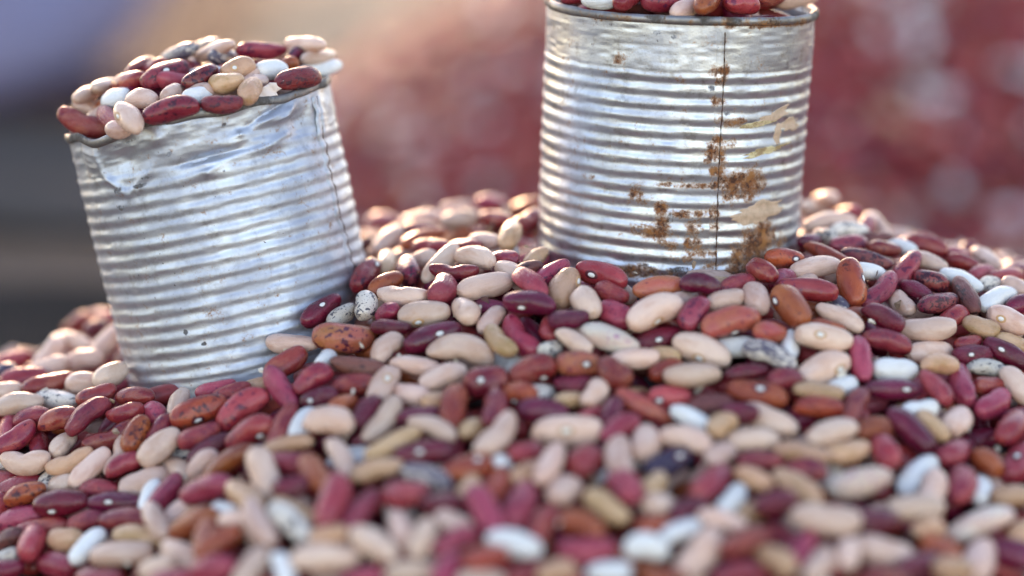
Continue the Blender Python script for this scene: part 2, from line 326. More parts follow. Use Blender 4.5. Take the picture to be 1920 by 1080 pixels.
(-6267,-647,-2007,-0.358,0.878,0.258,0.185,1368,752,592,'R','-5',None,'brick red bean above a pink one in the upper centre left slope','beans on the mixed heap'),
(-6307,-1764,-2433,0.563,-0.66,0.495,-0.042,1720,712,561,'P','-0',None,'rose pink bean in the upper centre left slope','beans on the mixed heap'),
(-5424,-2053,-2095,0.916,0.29,-0.172,0.215,1197,770,603,'R','-6',None,'brick red bean above a maroon one in the upper centre left slope','beans on the mixed heap'),
(-7754,-876,-2786,-0.356,0.917,0.05,0.174,1171,594,473,'R','-2',None,"brick red bean above a speckled pink one at the tilted can's foot",'beans on the mixed heap'),
(-7400,-1862,-3030,0.845,0.422,-0.221,0.245,1764,903,749,'Ps','-7',None,"large rose bean streaked with dark marks at the tilted can's foot",'beans on the mixed heap'),
(-7150,-492,-2716,0.948,0.175,-0.231,-0.135,1080,580,457,'T','-8',None,"tan bean at the tilted can's foot",'beans on the mixed heap'),
(-5166,-2924,-2417,0.982,-0.091,-0.12,-0.118,1080,626,580,'M','-3',-31,'dark maroon bean showing its white eye, level, in the upper centre left slope','beans on the mixed heap'),
(-4277,-2411,-2169,0.968,0.222,-0.101,-0.049,1264,702,588,'R','-8',None,'brick red bean, level, in the upper centre left slope','beans on the mixed heap'),
(-7034,-3337,-3270,0.944,0.218,-0.245,-0.023,1535,785,726,'R','-6',18,'brick red bean showing its white eye on the middle left slope','beans on the mixed heap'),
(-6118,-3709,-3019,0.792,0.023,-0.353,0.497,1720,691,545,'R','-2',None,'brick red bean on the middle centre left slope','beans on the mixed heap'),
(-4840,-4705,-2613,0.949,0.233,-0.102,-0.187,1509,900,746,'C','-7',None,'cream bean, level, on the middle centre left slope','beans on the mixed heap'),
(-5574,-3813,-2946,0.767,0.215,-0.059,0.602,1587,626,502,'W','-3',None,'white bean on the middle centre left slope','beans on the mixed heap'),
(-4520,-3480,-2462,-0.105,0.876,0.469,0.03,1080,635,525,'O','-0',None,'rusty orange bean, slanting up rightward, in the upper centre left slope','beans on the mixed heap'),
(-3864,-4146,-2470,0.852,0.028,-0.216,0.476,1305,657,539,'M','-5',None,'dark maroon bean, slanting up rightward, in the upper centre left slope','beans on the mixed heap'),
(-3432,-4564,-2596,-0.267,0.829,0.469,0.143,1720,683,563,'C','-7',None,'cream bean, slanting up rightward, on the middle centre left slope','beans on the mixed heap'),
(-3460,-2919,-2097,0.772,-0.307,-0.41,0.375,1533,821,760,'C','-5',1,'cream bean showing its white eye, slanting up rightward, in the upper centre left slope','beans on the mixed heap'),
(-3426,-1382,-1392,0.752,0.463,-0.001,0.469,1225,743,624,'C','b1',None,'curved cream bean in the upper centre left slope','beans on the mixed heap'),
(-6446,-5985,-3653,0.816,0.125,0.298,-0.479,1720,857,726,'C','-8',None,'cream bean, upright, on the middle left slope','beans on the mixed heap'),
(-7523,-4187,-3826,0.957,0.078,-0.277,-0.039,1647,688,563,'O','-4',None,'rusty orange bean on the middle left slope','beans on the mixed heap'),
(-7993,-5415,-4250,0.946,0.133,-0.21,-0.206,1720,773,676,'P','-3',None,'rose pink bean above a white one on the middle left slope','beans on the mixed heap'),
(-5713,-5511,-3521,0.104,0.945,-0.31,-0.021,1720,706,625,'P','-1',None,'rose pink bean on the middle centre left slope','beans on the mixed heap'),
(-5018,-6817,-3415,-0.209,0.82,-0.53,-0.062,1720,697,564,'O','-1',None,'rusty orange bean on the middle centre left slope','beans on the mixed heap'),
(-4524,-8301,-3757,-0.079,0.769,0.494,0.397,1720,892,738,'P','-6',None,'rose pink bean left of a pink one at the bottom centre left','beans on the mixed heap'),
(-4470,-6007,-3250,0.777,0.249,0.073,-0.574,1720,641,577,'C','-7',None,'cream bean, slanting down rightward, on the middle centre left slope','beans on the mixed heap'),
(-3818,-8517,-3932,0.841,-0.091,-0.277,0.456,1720,679,546,'P','-2',None,'rose pink bean right of a pink one at the bottom centre left','beans on the mixed heap'),
(-6866,-6609,-4092,0.87,0.074,0.045,-0.485,1720,727,600,'T','-5',None,'tan bean, slanting down rightward, at the bottom left','beans on the mixed heap'),
(-6368,-8403,-4245,-0.202,0.818,-0.515,-0.159,1720,715,572,'C','-7',None,'cream bean left of a speckled cream one at the bottom left','beans on the mixed heap'),
(-5468,-7796,-4146,-0.015,0.929,-0.358,-0.091,1720,656,531,'T','-1',None,'tan bean, slanting down rightward, at the bottom centre left','beans on the mixed heap'),
(-5545,-8501,-4239,0.863,0.274,0.071,-0.418,1720,681,536,'S','-2',None,'cream bean with black speckles at the bottom centre left','beans on the mixed heap'),
(-7452,-6343,-4567,-0.109,0.888,-0.409,0.178,1080,580,509,'W','-4',None,'small white bean at the bottom left','beans on the mixed heap'),
(-7070,-7517,-4454,-0.012,0.934,-0.315,0.166,1080,631,509,'C','-5',None,'cream bean, level, at the bottom left','beans on the mixed heap'),
(-5661,-7033,-3692,-0.4,0.901,-0.062,0.159,1080,635,511,'M','-3',None,'dark maroon bean on the middle centre left slope','beans on the mixed heap'),
(-5887,-4764,-3220,0.99,-0.002,-0.11,-0.087,1432,590,501,'T','-3',None,'tan bean, level, on the middle centre left slope','beans on the mixed heap'),
(-7408,-8509,-4750,0.92,0.246,-0.233,0.198,1380,746,648,'O','-1',None,'rusty orange bean below an orange one at the bottom left','beans on the mixed heap'),
(-7467,-9232,-5237,0.752,0.61,-0.239,-0.067,1394,769,607,'P','-5',None,'rose pink bean below an orange one at the bottom left','beans on the mixed heap'),
(-6472,-9574,-5093,0.835,0.156,-0.215,0.482,1422,732,614,'C','-8',None,'cream bean left of a white one at the bottom left','beans on the mixed heap'),
(-4612,-10099,-4649,0.976,0.214,-0.006,0.041,1750,782,639,'C','-1',None,'large cream bean at the bottom centre left','beans on the mixed heap'),
(-5674,-9978,-4980,0.786,0.134,0.086,-0.597,1445,581,494,'W','-7',None,'white bean at the bottom centre left','beans on the mixed heap'),
(-4565,-9399,-4295,-0.193,0.954,-0.151,0.171,1080,673,598,'T','-1',None,'tan bean, level, at the bottom centre left','beans on the mixed heap'),
(-3398,-10002,-4327,0.901,-0.055,0.138,-0.407,1720,784,677,'C','-0',None,'cream bean, slanting down rightward, left of a cream one at the bottom centre left','beans on the mixed heap'),
(-3645,-10710,-5008,0.962,0.249,-0.063,-0.099,1254,658,539,'P','-6',None,'rose pink bean, level, below a cream one at the bottom centre left','beans on the mixed heap'),
(-4099,10801,-166,0.851,0.286,-0.215,-0.384,1720,677,535,'R','-1',None,'brick red bean left of a maroon one on the blurred ridge between the cans','beans on the mixed heap'),
(-2815,9046,232,0.964,-0.043,-0.074,-0.251,1585,663,559,'C','-6',None,'cream bean above a maroon one on the blurred ridge between the cans','beans on the mixed heap'),
(-2793,7681,196,0.932,-0.049,-0.049,-0.355,1622,618,498,'M','-2',None,'dark maroon bean on the blurred ridge between the cans','beans on the mixed heap'),
(-3735,7086,20,0.855,0.028,-0.136,0.5,1720,615,499,'C','-5',None,'cream bean, slanting up rightward, on the blurred ridge between the cans','beans on the mixed heap'),
(-1752,10303,318,-0.167,0.983,0.069,0.021,1104,636,539,'C','-8',None,'cream bean left of a pink one on the blurred ridge between the cans','beans on the mixed heap'),
(-1611,8004,427,-0.097,0.987,-0.105,0.075,1233,724,587,'C','-8',None,'cream bean below a cream one on the blurred ridge between the cans','beans on the mixed heap'),
(-652,11045,360,0.135,0.849,0.511,-0.011,1720,641,574,'P','-4',None,'small rose pink bean on the blurred ridge between the cans','beans on the mixed heap'),
(-433,7236,571,0.891,-0.119,0.006,-0.438,1697,718,566,'R','-1',None,'brick red bean below a pink one on the blurred ridge between the cans','beans on the mixed heap'),
(432,10874,257,0.106,0.896,-0.402,0.154,1720,677,559,'O','-2',None,'rusty orange bean right of a red one on the blurred ridge between the cans','beans on the mixed heap'),
(467,6366,676,0.69,-0.512,-0.355,0.367,1720,707,628,'R','-7',None,'brick red bean, slanting up rightward, on the blurred ridge between the cans','beans on the mixed heap'),
(-66,4214,663,0.219,0.697,0.596,0.333,1720,726,646,'T','-5',None,'tan bean on the blurred ridge between the cans','beans on the mixed heap'),
(-2665,6275,183,0.943,-0.009,-0.097,0.318,1695,643,518,'O','-1',None,'rusty orange bean below a maroon one on the blurred ridge between the cans','beans on the mixed heap'),
(-2372,4460,261,0.921,-0.079,-0.042,-0.379,1574,631,565,'R','-7',None,'brick red bean, level, below an orange one on the blurred ridge between the cans','beans on the mixed heap'),
(-1375,4209,332,0.01,0.926,-0.37,0.069,1310,580,482,'R','-8',None,'small brick red bean on the blurred ridge between the cans','beans on the mixed heap'),
(-807,4387,456,0.932,-0.041,-0.054,-0.357,1252,626,530,'C','-8',None,'cream bean left of a tan one on the blurred ridge between the cans','beans on the mixed heap'),
(-2584,3853,16,0.875,0.394,-0.219,-0.175,1080,621,533,'C','-5',None,'cream bean right of a blotched maroon one between the cans','beans on the mixed heap'),
(-3663,4409,-237,0.709,0.112,-0.038,0.695,1720,693,556,'T','-8',None,'tan bean between the cans','beans on the mixed heap'),
(-2044,2632,153,-0.262,0.827,0.475,0.145,1720,647,530,'C','-5',None,'cream bean above a speckled red one between the cans','beans on the mixed heap'),
(-1046,2192,404,0.728,0.538,-0.262,-0.336,1667,741,619,'C','b1',None,'curved cream bean between the cans','beans on the mixed heap'),
(-2980,2903,-124,0.293,0.61,0.634,0.374,1720,811,713,'Ms','-8',None,'maroon bean heavily blotched with black between the cans','beans on the mixed heap'),
(-4219,2931,-249,0.781,-0.207,-0.285,0.516,1720,776,719,'Rs','-5',30,'red bean with dark speckles showing its white eye between the cans','beans on the mixed heap'),
(-1646,1498,171,0.6,-0.749,0.196,-0.201,1666,608,541,'Rs','b2',None,'curved red bean with dark speckles between the cans','beans on the mixed heap'),
(-1955,437,-117,-0.243,0.759,0.603,0.02,1239,854,716,'P','-3',None,'rose pink bean, end-on, between the cans','beans on the mixed heap'),
(-3084,757,-373,-0.475,0.83,-0.241,0.167,1720,700,607,'C','-7',None,'cream bean right of an orange one between the cans','beans on the mixed heap'),
(-779,472,-57,0.951,0.271,-0.065,0.135,1656,821,656,'C','-8',None,'cream bean above a maroon one between the cans','beans on the mixed heap'),
(-53,1278,190,0.877,0.104,0.037,-0.468,1289,604,539,'C','-0',None,'cream bean, slanting down rightward, between the cans','beans on the mixed heap'),
(514,-265,176,0.792,0.359,-0.052,-0.491,1578,693,574,'P','-4',None,'rose pink bean, slanting down rightward, between the cans','beans on the mixed heap'),
(490,-1064,-211,0.968,0.183,-0.0,-0.173,1537,709,656,'M','-3',-11,'dark maroon bean showing its white eye, level, in the upper centre right slope','beans on the mixed heap'),
(1082,821,234,0.096,0.902,0.365,0.211,1534,697,553,'Ps','-0',None,"rose bean streaked with dark marks right of a brown one at the upright can's foot",'beans on the mixed heap'),
(1461,6,-14,0.801,0.008,-0.246,0.546,1640,882,816,'T','-0',17,"tan bean showing its white eye at the upright can's foot",'beans on the mixed heap'),
(-3588,1748,-258,0.888,0.285,-0.068,0.355,1207,611,547,'O','-2',None,'rusty orange bean between the cans','beans on the mixed heap'),
(696,2620,328,0.846,-0.183,-0.245,0.436,1104,580,515,'T','-1',None,'small tan bean between the cans','beans on the mixed heap'),
(485,843,374,-0.007,0.889,0.458,0.022,1080,580,468,'D','-6',None,'small dark brown shrivelled bean, slanting up rightward, between the cans','beans on the mixed heap'),
(115,2251,114,-0.008,0.887,-0.452,0.097,1080,580,472,'D','-1',None,'small dark brown shrivelled bean, level, between the cans','beans on the mixed heap'),
(-247,2127,400,0.941,0.087,-0.094,-0.312,1080,580,476,'R','-5',None,'small brick red bean between the cans','beans on the mixed heap'),
(-4145,850,-704,0.068,0.731,0.635,0.24,1185,732,659,'S','-7',None,'cream bean with black speckles, end-on, in the upper centre left slope','beans on the mixed heap'),
(-4800,988,-998,0.126,0.881,0.372,0.265,1080,604,527,'S','-4',None,'cream bean with black speckles, slanting up rightward, in the upper centre left slope','beans on the mixed heap'),
(-5394,1186,-907,0.822,-0.367,-0.347,0.262,1541,728,674,'M','-1',-1,'dark maroon bean showing its white eye, slanting up rightward, in the upper centre left slope','beans on the mixed heap'),
(-3469,246,-757,0.829,0.134,-0.273,-0.47,1080,693,549,'P','-0',None,'small rose pink bean in the upper centre left slope','beans on the mixed heap'),
(-2431,-336,-665,0.97,0.222,-0.093,-0.036,1494,777,720,'C','-2',-11,'cream bean showing its white eye, level, in the upper centre left slope','beans on the mixed heap'),
(-1292,-585,-550,0.791,-0.044,0.17,-0.587,1178,812,679,'C','-3',None,'cream bean, end-on, in the upper centre left slope','beans on the mixed heap'),
(-3349,-672,-969,-0.011,0.982,-0.183,0.044,1205,580,453,'M','-4',None,'dark maroon bean below a pink one in the upper centre left slope','beans on the mixed heap'),
(-2183,-1281,-1101,0.969,-0.147,-0.164,0.11,1687,770,713,'M','-2',8,'large dark maroon bean showing its white eye in the upper centre left slope','beans on the mixed heap'),
(-1383,-1982,-1349,0.782,0.619,0.05,-0.049,1884,922,825,'C','b2',None,'curved large cream bean in the upper centre left slope','beans on the mixed heap'),
(-314,-1929,-1066,-0.412,0.76,-0.498,0.062,1455,677,581,'T','b1',None,'curved tan bean in the upper centre right slope','beans on the mixed heap'),
(-572,-861,-731,0.833,0.237,-0.132,0.483,1151,621,487,'C','-8',None,'cream bean, slanting up rightward, in the upper centre right slope','beans on the mixed heap'),
(-625,-27,-582,0.953,0.246,-0.042,-0.174,1080,624,493,'M','-8',None,'dark maroon bean right of a cream one in the upper centre right slope','beans on the mixed heap'),
(249,-1521,-1036,-0.407,0.753,-0.517,-0.011,1720,832,697,'P','b2',None,'curved rose pink bean in the upper centre right slope','beans on the mixed heap'),
(1065,-1217,-885,0.697,0.248,0.058,0.671,1080,710,558,'P','-0',None,'rose pink bean, end-on, in the upper centre right slope','beans on the mixed heap'),
(1059,-2113,-1240,-0.011,0.862,0.501,-0.074,1080,580,515,'S','-1',None,'small cream bean with black speckles below a pink one in the upper centre right slope','beans on the mixed heap'),
(-2647,-2228,-1681,0.182,0.969,-0.161,-0.033,1464,644,519,'C','-6',None,'cream bean, level, left of a cream one in the upper centre left slope','beans on the mixed heap'),
(-1850,-3024,-1805,0.953,0.204,-0.089,0.205,1384,729,579,'C','-4',None,'cream bean, slanting up rightward, in the upper centre left slope','beans on the mixed heap'),
(-714,-3558,-1819,0.954,-0.243,-0.129,0.118,1272,945,875,'R','-8',-16,'slanting up rightward brick red bean above red, left of orange and right of cream beans','beans on the mixed heap'),
(540,-3315,-1553,0.929,0.323,-0.037,0.176,1349,818,757,'R','-6',15,'slanting up rightward brick red bean above speckled cream, below speckled cream and above orange beans','beans on the mixed heap'),
(-2669,-3449,-2170,-0.074,0.928,-0.364,-0.023,1199,693,578,'C','-7',None,'cream bean, slanting down rightward, in the upper centre left slope','beans on the mixed heap'),
(-1528,-4633,-2220,0.72,0.169,-0.132,0.66,1720,805,707,'O','-0',None,'rusty orange bean, upright, in the upper centre left slope','beans on the mixed heap'),
(-1996,-3944,-2231,-0.05,0.89,0.447,-0.077,1080,599,497,'T','-2',None,'small tan bean in the upper centre left slope','beans on the mixed heap'),
(-2463,-4638,-2467,-0.005,0.996,-0.002,0.09,1232,620,515,'M','-6',None,'dark maroon bean below a tan one in the upper centre left slope','beans on the mixed heap'),
(-2081,-5529,-2551,0.776,0.521,-0.152,-0.322,1657,613,529,'C','b1',None,'curved cream bean on the middle centre left slope','beans on the mixed heap'),
(-3094,-5994,-2855,0.94,-0.2,-0.199,0.194,1692,611,529,'T','-3',None,'tan bean below a cream one on the middle centre left slope','beans on the mixed heap'),
(-3448,-6968,-3286,0.931,0.338,-0.084,0.107,1422,603,503,'T','-1',None,'tan bean below a tan one on the middle centre left slope','beans on the mixed heap'),
(-2251,-6459,-2983,0.975,-0.212,-0.046,-0.054,1615,720,667,'M','-5',-3,'dark maroon bean showing its white eye on the middle centre left slope','beans on the mixed heap'),
(-397,-6311,-2504,-0.425,0.764,0.485,0.002,1720,792,697,'C','b0',None,'curved cream bean, slanting up rightward, on the middle centre right slope','beans on the mixed heap'),
(-1045,-5311,-2638,0.08,0.863,0.49,0.092,1080,613,546,'T','-6',None,'small tan bean on the middle centre left slope','beans on the mixed heap'),
(-491,-5014,-2167,-0.259,0.71,0.655,-0.008,1592,710,587,'R','-7',None,'brick red bean, upright, in the upper centre right slope','beans on the mixed heap'),
(-1148,-7295,-3147,0.89,-0.439,-0.1,0.065,1369,744,689,'O','-6',23,'rusty orange bean showing its white eye on the middle centre left slope','beans on the mixed heap'),
(-2163,-7571,-3291,0.926,0.18,-0.003,-0.332,1655,628,541,'Sx','-0',None,'pale bean heavily streaked blue black on the middle centre left slope','beans on the mixed heap'),
(202,-4229,-1964,0.931,0.27,-0.124,-0.212,1080,679,629,'O','-4',-3,'rusty orange bean showing its white eye in the upper centre right slope','beans on the mixed heap'),
(817,-4914,-2231,0.958,0.276,0.009,-0.071,1346,679,566,'M','-2',None,'dark maroon bean below a speckled cream one in the upper centre right slope','beans on the mixed heap'),
(-201,-6671,-3205,-0.174,0.821,0.482,-0.251,1080,580,484,'W','-4',None,'small white bean on the middle centre right slope','beans on the mixed heap'),
(343,-6765,-2864,-0.416,0.843,0.298,-0.169,1080,634,531,'R','-6',None,'brick red bean, level, on the middle centre right slope','beans on the mixed heap'),
(959,-7608,-2929,0.213,0.792,0.473,0.322,1720,690,612,'C','-1',None,'cream bean, slanting up rightward, on the middle centre right slope','beans on the mixed heap'),
(371,-7486,-3218,-0.316,0.866,0.388,-0.012,1081,628,522,'T','-0',None,'tan bean on the middle centre right slope','beans on the mixed heap'),
(-385,-7901,-3415,-0.098,0.769,0.617,0.135,1529,654,511,'O','-4',None,'rusty orange bean on the middle centre right slope','beans on the mixed heap'),
(800,-3624,-2101,-0.281,0.845,0.41,-0.194,1080,580,482,'S','-5',None,'small cream bean with black speckles above a maroon one in the upper centre right slope','beans on the mixed heap'),
(-2687,-8180,-3563,-0.094,0.957,-0.255,0.102,1305,900,755,'P','-1',None,'rose pink bean below a dark streaked one at the bottom centre left','beans on the mixed heap'),
(-1738,-8824,-3627,0.07,0.996,-0.056,0.012,1120,707,562,'M','-8',None,'dark maroon bean at the bottom centre left','beans on the mixed heap'),
(-1088,-8101,-3481,-0.222,0.779,0.585,0.043,1147,652,573,'T','-4',None,'tan bean below an orange one on the middle centre left slope','beans on the mixed heap'),
(-692,-9311,-3655,0.804,0.211,0.175,-0.527,1720,791,649,'P','-8',None,'rose pink bean, slanting down rightward, at the bottom centre right','beans on the mixed heap'),
(162,-8805,-3705,-0.056,0.796,0.549,0.247,1720,852,723,'P','-4',None,'rose pink bean, upright, at the bottom centre right','beans on the mixed heap'),
(1294,-8262,-3479,0.839,-0.007,0.012,0.543,1289,889,701,'C','-6',None,'cream bean, end-on, below a cream one on the middle centre right slope','beans on the mixed heap'),
(-2790,-9311,-4142,0.705,0.352,-0.075,-0.611,1466,670,571,'C','-6',None,'cream bean, upright, below a pink one at the bottom centre left','beans on the mixed heap'),
(-1465,-9455,-3959,-0.219,0.938,-0.266,0.017,1080,671,604,'C','-4',None,'cream bean below a maroon one at the bottom centre left','beans on the mixed heap'),
(-2217,-10108,-4141,0.166,0.74,0.523,0.389,1412,723,570,'C','-3',None,'cream bean, upright, left of a pink one at the bottom centre left','beans on the mixed heap'),
(-1408,-10298,-4176,0.935,0.207,-0.076,0.279,1271,665,537,'P','-6',None,'rose pink bean above a pink one at the bottom centre left','beans on the mixed heap'),
(56,-10481,-4188,0.975,0.121,0.061,-0.173,1455,750,669,'W','-0',None,'white bean, slanting down rightward, at the bottom centre right','beans on the mixed heap'),
(-653,-11121,-4346,0.992,0.027,-0.052,0.113,1202,775,626,'O','-5',None,'rusty orange bean above a cream one at the bottom centre right','beans on the mixed heap'),
(736,-9511,-4014,0.78,0.26,-0.04,0.568,1720,698,556,'R','-4',None,'brick red bean left of an orange one at the bottom centre right','beans on the mixed heap'),
(-1576,-11288,-4638,0.784,0.054,-0.247,0.567,1345,714,579,'P','-1',None,'rose pink bean below a pink one at the bottom centre left','beans on the mixed heap'),
(-753,-11651,-4730,-0.293,0.956,-0.009,0.007,1208,626,498,'C','-1',None,'cream bean below an orange one at the bottom centre left','beans on the mixed heap'),
(-2450,-10994,-4741,0.112,0.992,-0.027,0.049,1326,686,585,'C','-0',None,'cream bean below a cream one at the bottom centre left','beans on the mixed heap'),
(282,-11153,-4767,-0.357,0.902,0.243,0.013,1242,684,573,'R','-6',None,'brick red bean left of a tan one at the bottom centre right','beans on the mixed heap'),
(1065,-11379,-4616,0.912,0.33,0.079,0.232,1080,656,528,'T','-6',None,'tan bean, level, at the bottom centre right','beans on the mixed heap'),
(2524,599,236,0.942,0.017,0.083,-0.324,1710,782,724,'P','-3',-11,"rose pink bean showing its white eye at the upright can's foot",'beans on the mixed heap'),
(2990,765,-217,-0.426,0.792,-0.436,0.043,1365,626,498,'C','-8',None,"cream bean, slanting down rightward, at the upright can's foot",'beans on the mixed heap'),
(2754,-290,-74,-0.059,0.942,-0.322,-0.07,1080,655,568,'R','-3',None,"brick red bean, slanting down rightward, at the upright can's foot",'beans on the mixed heap'),
(2045,-973,-211,-0.031,0.805,-0.555,-0.208,1219,840,732,'C','-2',None,"cream bean, end-on, at the upright can's foot",'beans on the mixed heap'),
(2864,-955,-547,-0.293,0.891,-0.344,-0.052,1236,806,683,'P','-8',None,"rose pink bean at the upright can's foot",'beans on the mixed heap'),
(4064,-163,57,0.947,0.308,-0.029,0.088,1493,656,548,'B','-0',None,"coral red bean at the upright can's foot",'beans on the mixed heap'),
(5199,-550,208,0.769,0.635,0.015,-0.077,1181,657,521,'M','-3',None,"dark maroon bean at the upright can's foot",'beans on the mixed heap'),
(5802,325,27,0.919,0.053,0.103,0.378,1080,580,457,'T','-0',None,"small tan bean at the upright can's foot",'beans on the mixed heap'),
(3892,-1530,-357,0.915,0.327,-0.071,0.227,1720,903,836,'C','-3',-3,"cream bean showing its white eye at the upright can's foot",'beans on the mixed heap'),
(4728,-436,-240,-0.21,0.919,0.324,-0.075,1080,580,518,'C','-6',None,"small cream bean at the upright can's foot",'beans on the mixed heap'),
(5869,-916,-130,0.089,0.955,0.254,0.123,1209,717,589,'C','-3',None,"cream bean, slanting up rightward, at the upright can's foot",'beans on the mixed heap'),
(4971,-1609,-349,0.83,0.28,-0.109,0.47,1207,743,649,'Ps','-4',None,"rose bean streaked with dark marks below a cream one at the upright can's foot",'beans on the mixed heap'),
(5945,-1850,-547,0.898,0.408,-0.003,0.161,1705,867,803,'B','-4',2,'coral red bean showing its white eye in the upper right slope','beans on the mixed heap'),
(6233,-22,94,0.906,0.276,0.012,0.32,1311,596,529,'R','-0',None,"brick red bean, slanting up rightward, at the upright can's foot",'beans on the mixed heap'),
(2643,-2205,-933,-0.086,0.975,-0.176,-0.104,1720,830,652,'Cs','-0',None,'large pale cream bean blushed with purple in the upper centre right slope','beans on the mixed heap'),
(3975,-1674,-1088,0.97,-0.123,-0.133,0.163,1494,697,645,'M','-2',-5,'dark maroon bean showing its white eye, slanting up rightward, in the upper centre right slope','beans on the mixed heap'),
(1542,-1739,-495,-0.024,0.994,0.074,0.071,1145,649,531,'M','-4',None,'dark maroon bean, level, right of a pink one in the upper centre right slope','beans on the mixed heap'),
(5143,-2294,-1242,0.949,0.195,0.101,-0.227,1720,891,825,'C','-0',7,'large cream bean showing its white eye in the upper centre right slope','beans on the mixed heap'),
(6115,-1843,-1254,-0.303,0.953,-0.0,0.0,1244,673,598,'W','-8',None,'white bean below a coral one in the upper right slope','beans on the mixed heap'),
(1677,-2395,-972,0.925,-0.074,0.183,-0.324,1283,613,531,'C','-7',None,'cream bean, slanting down rightward, in the upper centre right slope','beans on the mixed heap'),
(1784,-3099,-1420,0.99,-0.123,0.037,-0.064,1238,788,730,'B','-5',29,'coral red bean showing its white eye in the upper centre right slope','beans on the mixed heap'),
(3271,-2917,-1326,0.123,0.985,0.109,0.056,1470,699,566,'C','-6',None,'cream bean right of a red one in the upper centre right slope','beans on the mixed heap'),
(2717,-3744,-1485,-0.295,0.851,-0.434,-0.019,1140,786,684,'R','-6',None,'brick red bean, slanting down rightward, in the upper centre right slope','beans on the mixed heap'),
(4798,-3624,-1599,0.974,-0.227,-0.017,0.011,1572,816,652,'C','-0',None,'cream bean right of an orange one in the upper centre right slope','beans on the mixed heap'),
(4117,-3097,-1587,-0.083,0.963,0.243,0.086,1080,638,534,'O','-8',None,'rusty orange bean in the upper centre right slope','beans on the mixed heap'),
(4056,-2398,-1387,0.908,0.372,-0.111,-0.155,1080,580,491,'T','-0',None,'tan bean in the upper centre right slope','beans on the mixed heap'),
(1648,-3539,-1867,-0.441,0.898,0.013,-0.011,1080,580,505,'M','-7',None,'dark maroon bean above a tan one in the upper centre right slope','beans on the mixed heap'),
(2163,-4152,-1974,-0.072,0.851,0.498,0.151,1083,718,572,'C','-7',None,'cream bean, end-on, in the upper centre right slope','beans on the mixed heap'),
(1508,-4129,-2153,0.027,0.924,0.382,-0.017,1080,580,456,'T','-6',None,'small tan bean in the upper centre right slope','beans on the mixed heap'),
(3493,-4467,-2250,-0.174,0.948,-0.163,-0.21,1720,656,569,'B','-1',None,'large coral red bean in the upper centre right slope','beans on the mixed heap'),
(4140,-3988,-2159,1.0,-0.027,0.002,0.009,1247,744,689,'P','-7',-32,'rose pink bean showing its white eye in the upper centre right slope','beans on the mixed heap'),
(4672,-5162,-2381,0.941,0.03,0.114,-0.316,1347,585,481,'W','-8',None,'white bean on the middle centre right slope','beans on the mixed heap'),
(1412,-5636,-2616,0.989,-0.147,-0.027,-0.007,1902,924,855,'C','-7',2,'large cream bean showing its white eye on the middle centre right slope','beans on the mixed heap'),
(2790,-5781,-2500,0.908,0.158,-0.057,0.383,1388,704,553,'P','-6',None,'rose pink bean, slanting up rightward, on the middle centre right slope','beans on the mixed heap'),
(3450,-6171,-2791,-0.161,0.737,0.65,0.088,1389,822,729,'C','-2',None,'cream bean right of a pink one on the middle centre right slope','beans on the mixed heap'),
(4492,-6217,-2670,0.784,0.583,-0.056,-0.206,1453,762,607,'C','b1',None,'curved cream bean, slanting down rightward, on the middle centre right slope','beans on the mixed heap'),
(1906,-7018,-3056,0.843,0.204,0.149,0.475,1305,900,792,'P','-4',None,'rose pink bean, end-on, on the middle centre right slope','beans on the mixed heap'),
(2776,-7091,-2965,0.678,0.059,-0.206,0.703,1720,814,681,'C','-7',None,'cream bean, upright, on the middle centre right slope','beans on the mixed heap'),
(3981,-6880,-3151,0.904,-0.323,-0.171,0.22,1459,749,693,'V','-3',37,'dark violet bean showing its white eye on the middle centre right slope','beans on the mixed heap'),
(5462,-5688,-2438,0.893,0.05,-0.04,0.445,1080,706,573,'T','-3',None,'tan bean, end-on, on the middle right slope','beans on the mixed heap'),
(5239,-4474,-2214,0.991,-0.002,-0.055,0.124,1233,744,627,'D','-2',None,'dark brown shrivelled bean in the upper centre right slope','beans on the mixed heap'),
(2207,-4684,-2440,0.939,-0.223,0.005,0.264,1080,617,489,'P','-4',None,'rose pink bean, level, in the upper centre right slope','beans on the mixed heap'),
(2620,-5061,-2230,0.804,-0.154,-0.3,0.489,1191,649,554,'M','-5',None,'dark maroon bean, slanting up rightward, in the upper centre right slope','beans on the mixed heap'),
(5377,-6593,-2991,0.868,0.271,0.114,0.4,1080,667,533,'C','-4',None,'cream bean left of a cream one on the middle right slope','beans on the mixed heap'),
(2865,-8467,-3310,0.831,0.149,0.099,-0.527,1232,804,630,'P','-2',None,'rose pink bean, slanting down rightward, on the middle centre right slope','beans on the mixed heap'),
(2365,-8813,-3727,0.105,0.917,-0.336,-0.189,1480,736,656,'T','-4',None,'tan bean, slanting down rightward, at the bottom centre right','beans on the mixed heap'),
(3725,-8573,-3769,-0.196,0.909,0.322,-0.175,1111,766,625,'C','-5',None,'cream bean at the bottom centre right','beans on the mixed heap'),
(3598,-7884,-3377,-0.387,0.778,0.478,-0.128,1080,597,469,'T','-1',None,'small tan bean on the middle centre right slope','beans on the mixed heap'),
(5041,-7726,-3450,-0.113,0.853,0.499,0.105,1658,835,730,'R','-5',None,'brick red bean, slanting up rightward, on the middle centre right slope','beans on the mixed heap'),
(5511,-8417,-3673,-0.282,0.816,0.505,0.006,1378,580,483,'W','-6',None,'white bean at the bottom right','beans on the mixed heap'),
(5221,-9318,-3922,0.064,0.983,-0.154,-0.071,1288,672,556,'C','-0',None,'cream bean below a white one at the bottom right','beans on the mixed heap'),
(4175,-9698,-4087,-0.045,0.949,0.295,0.096,1205,611,479,'W','-5',None,'white bean, slanting up rightward, at the bottom centre right','beans on the mixed heap'),
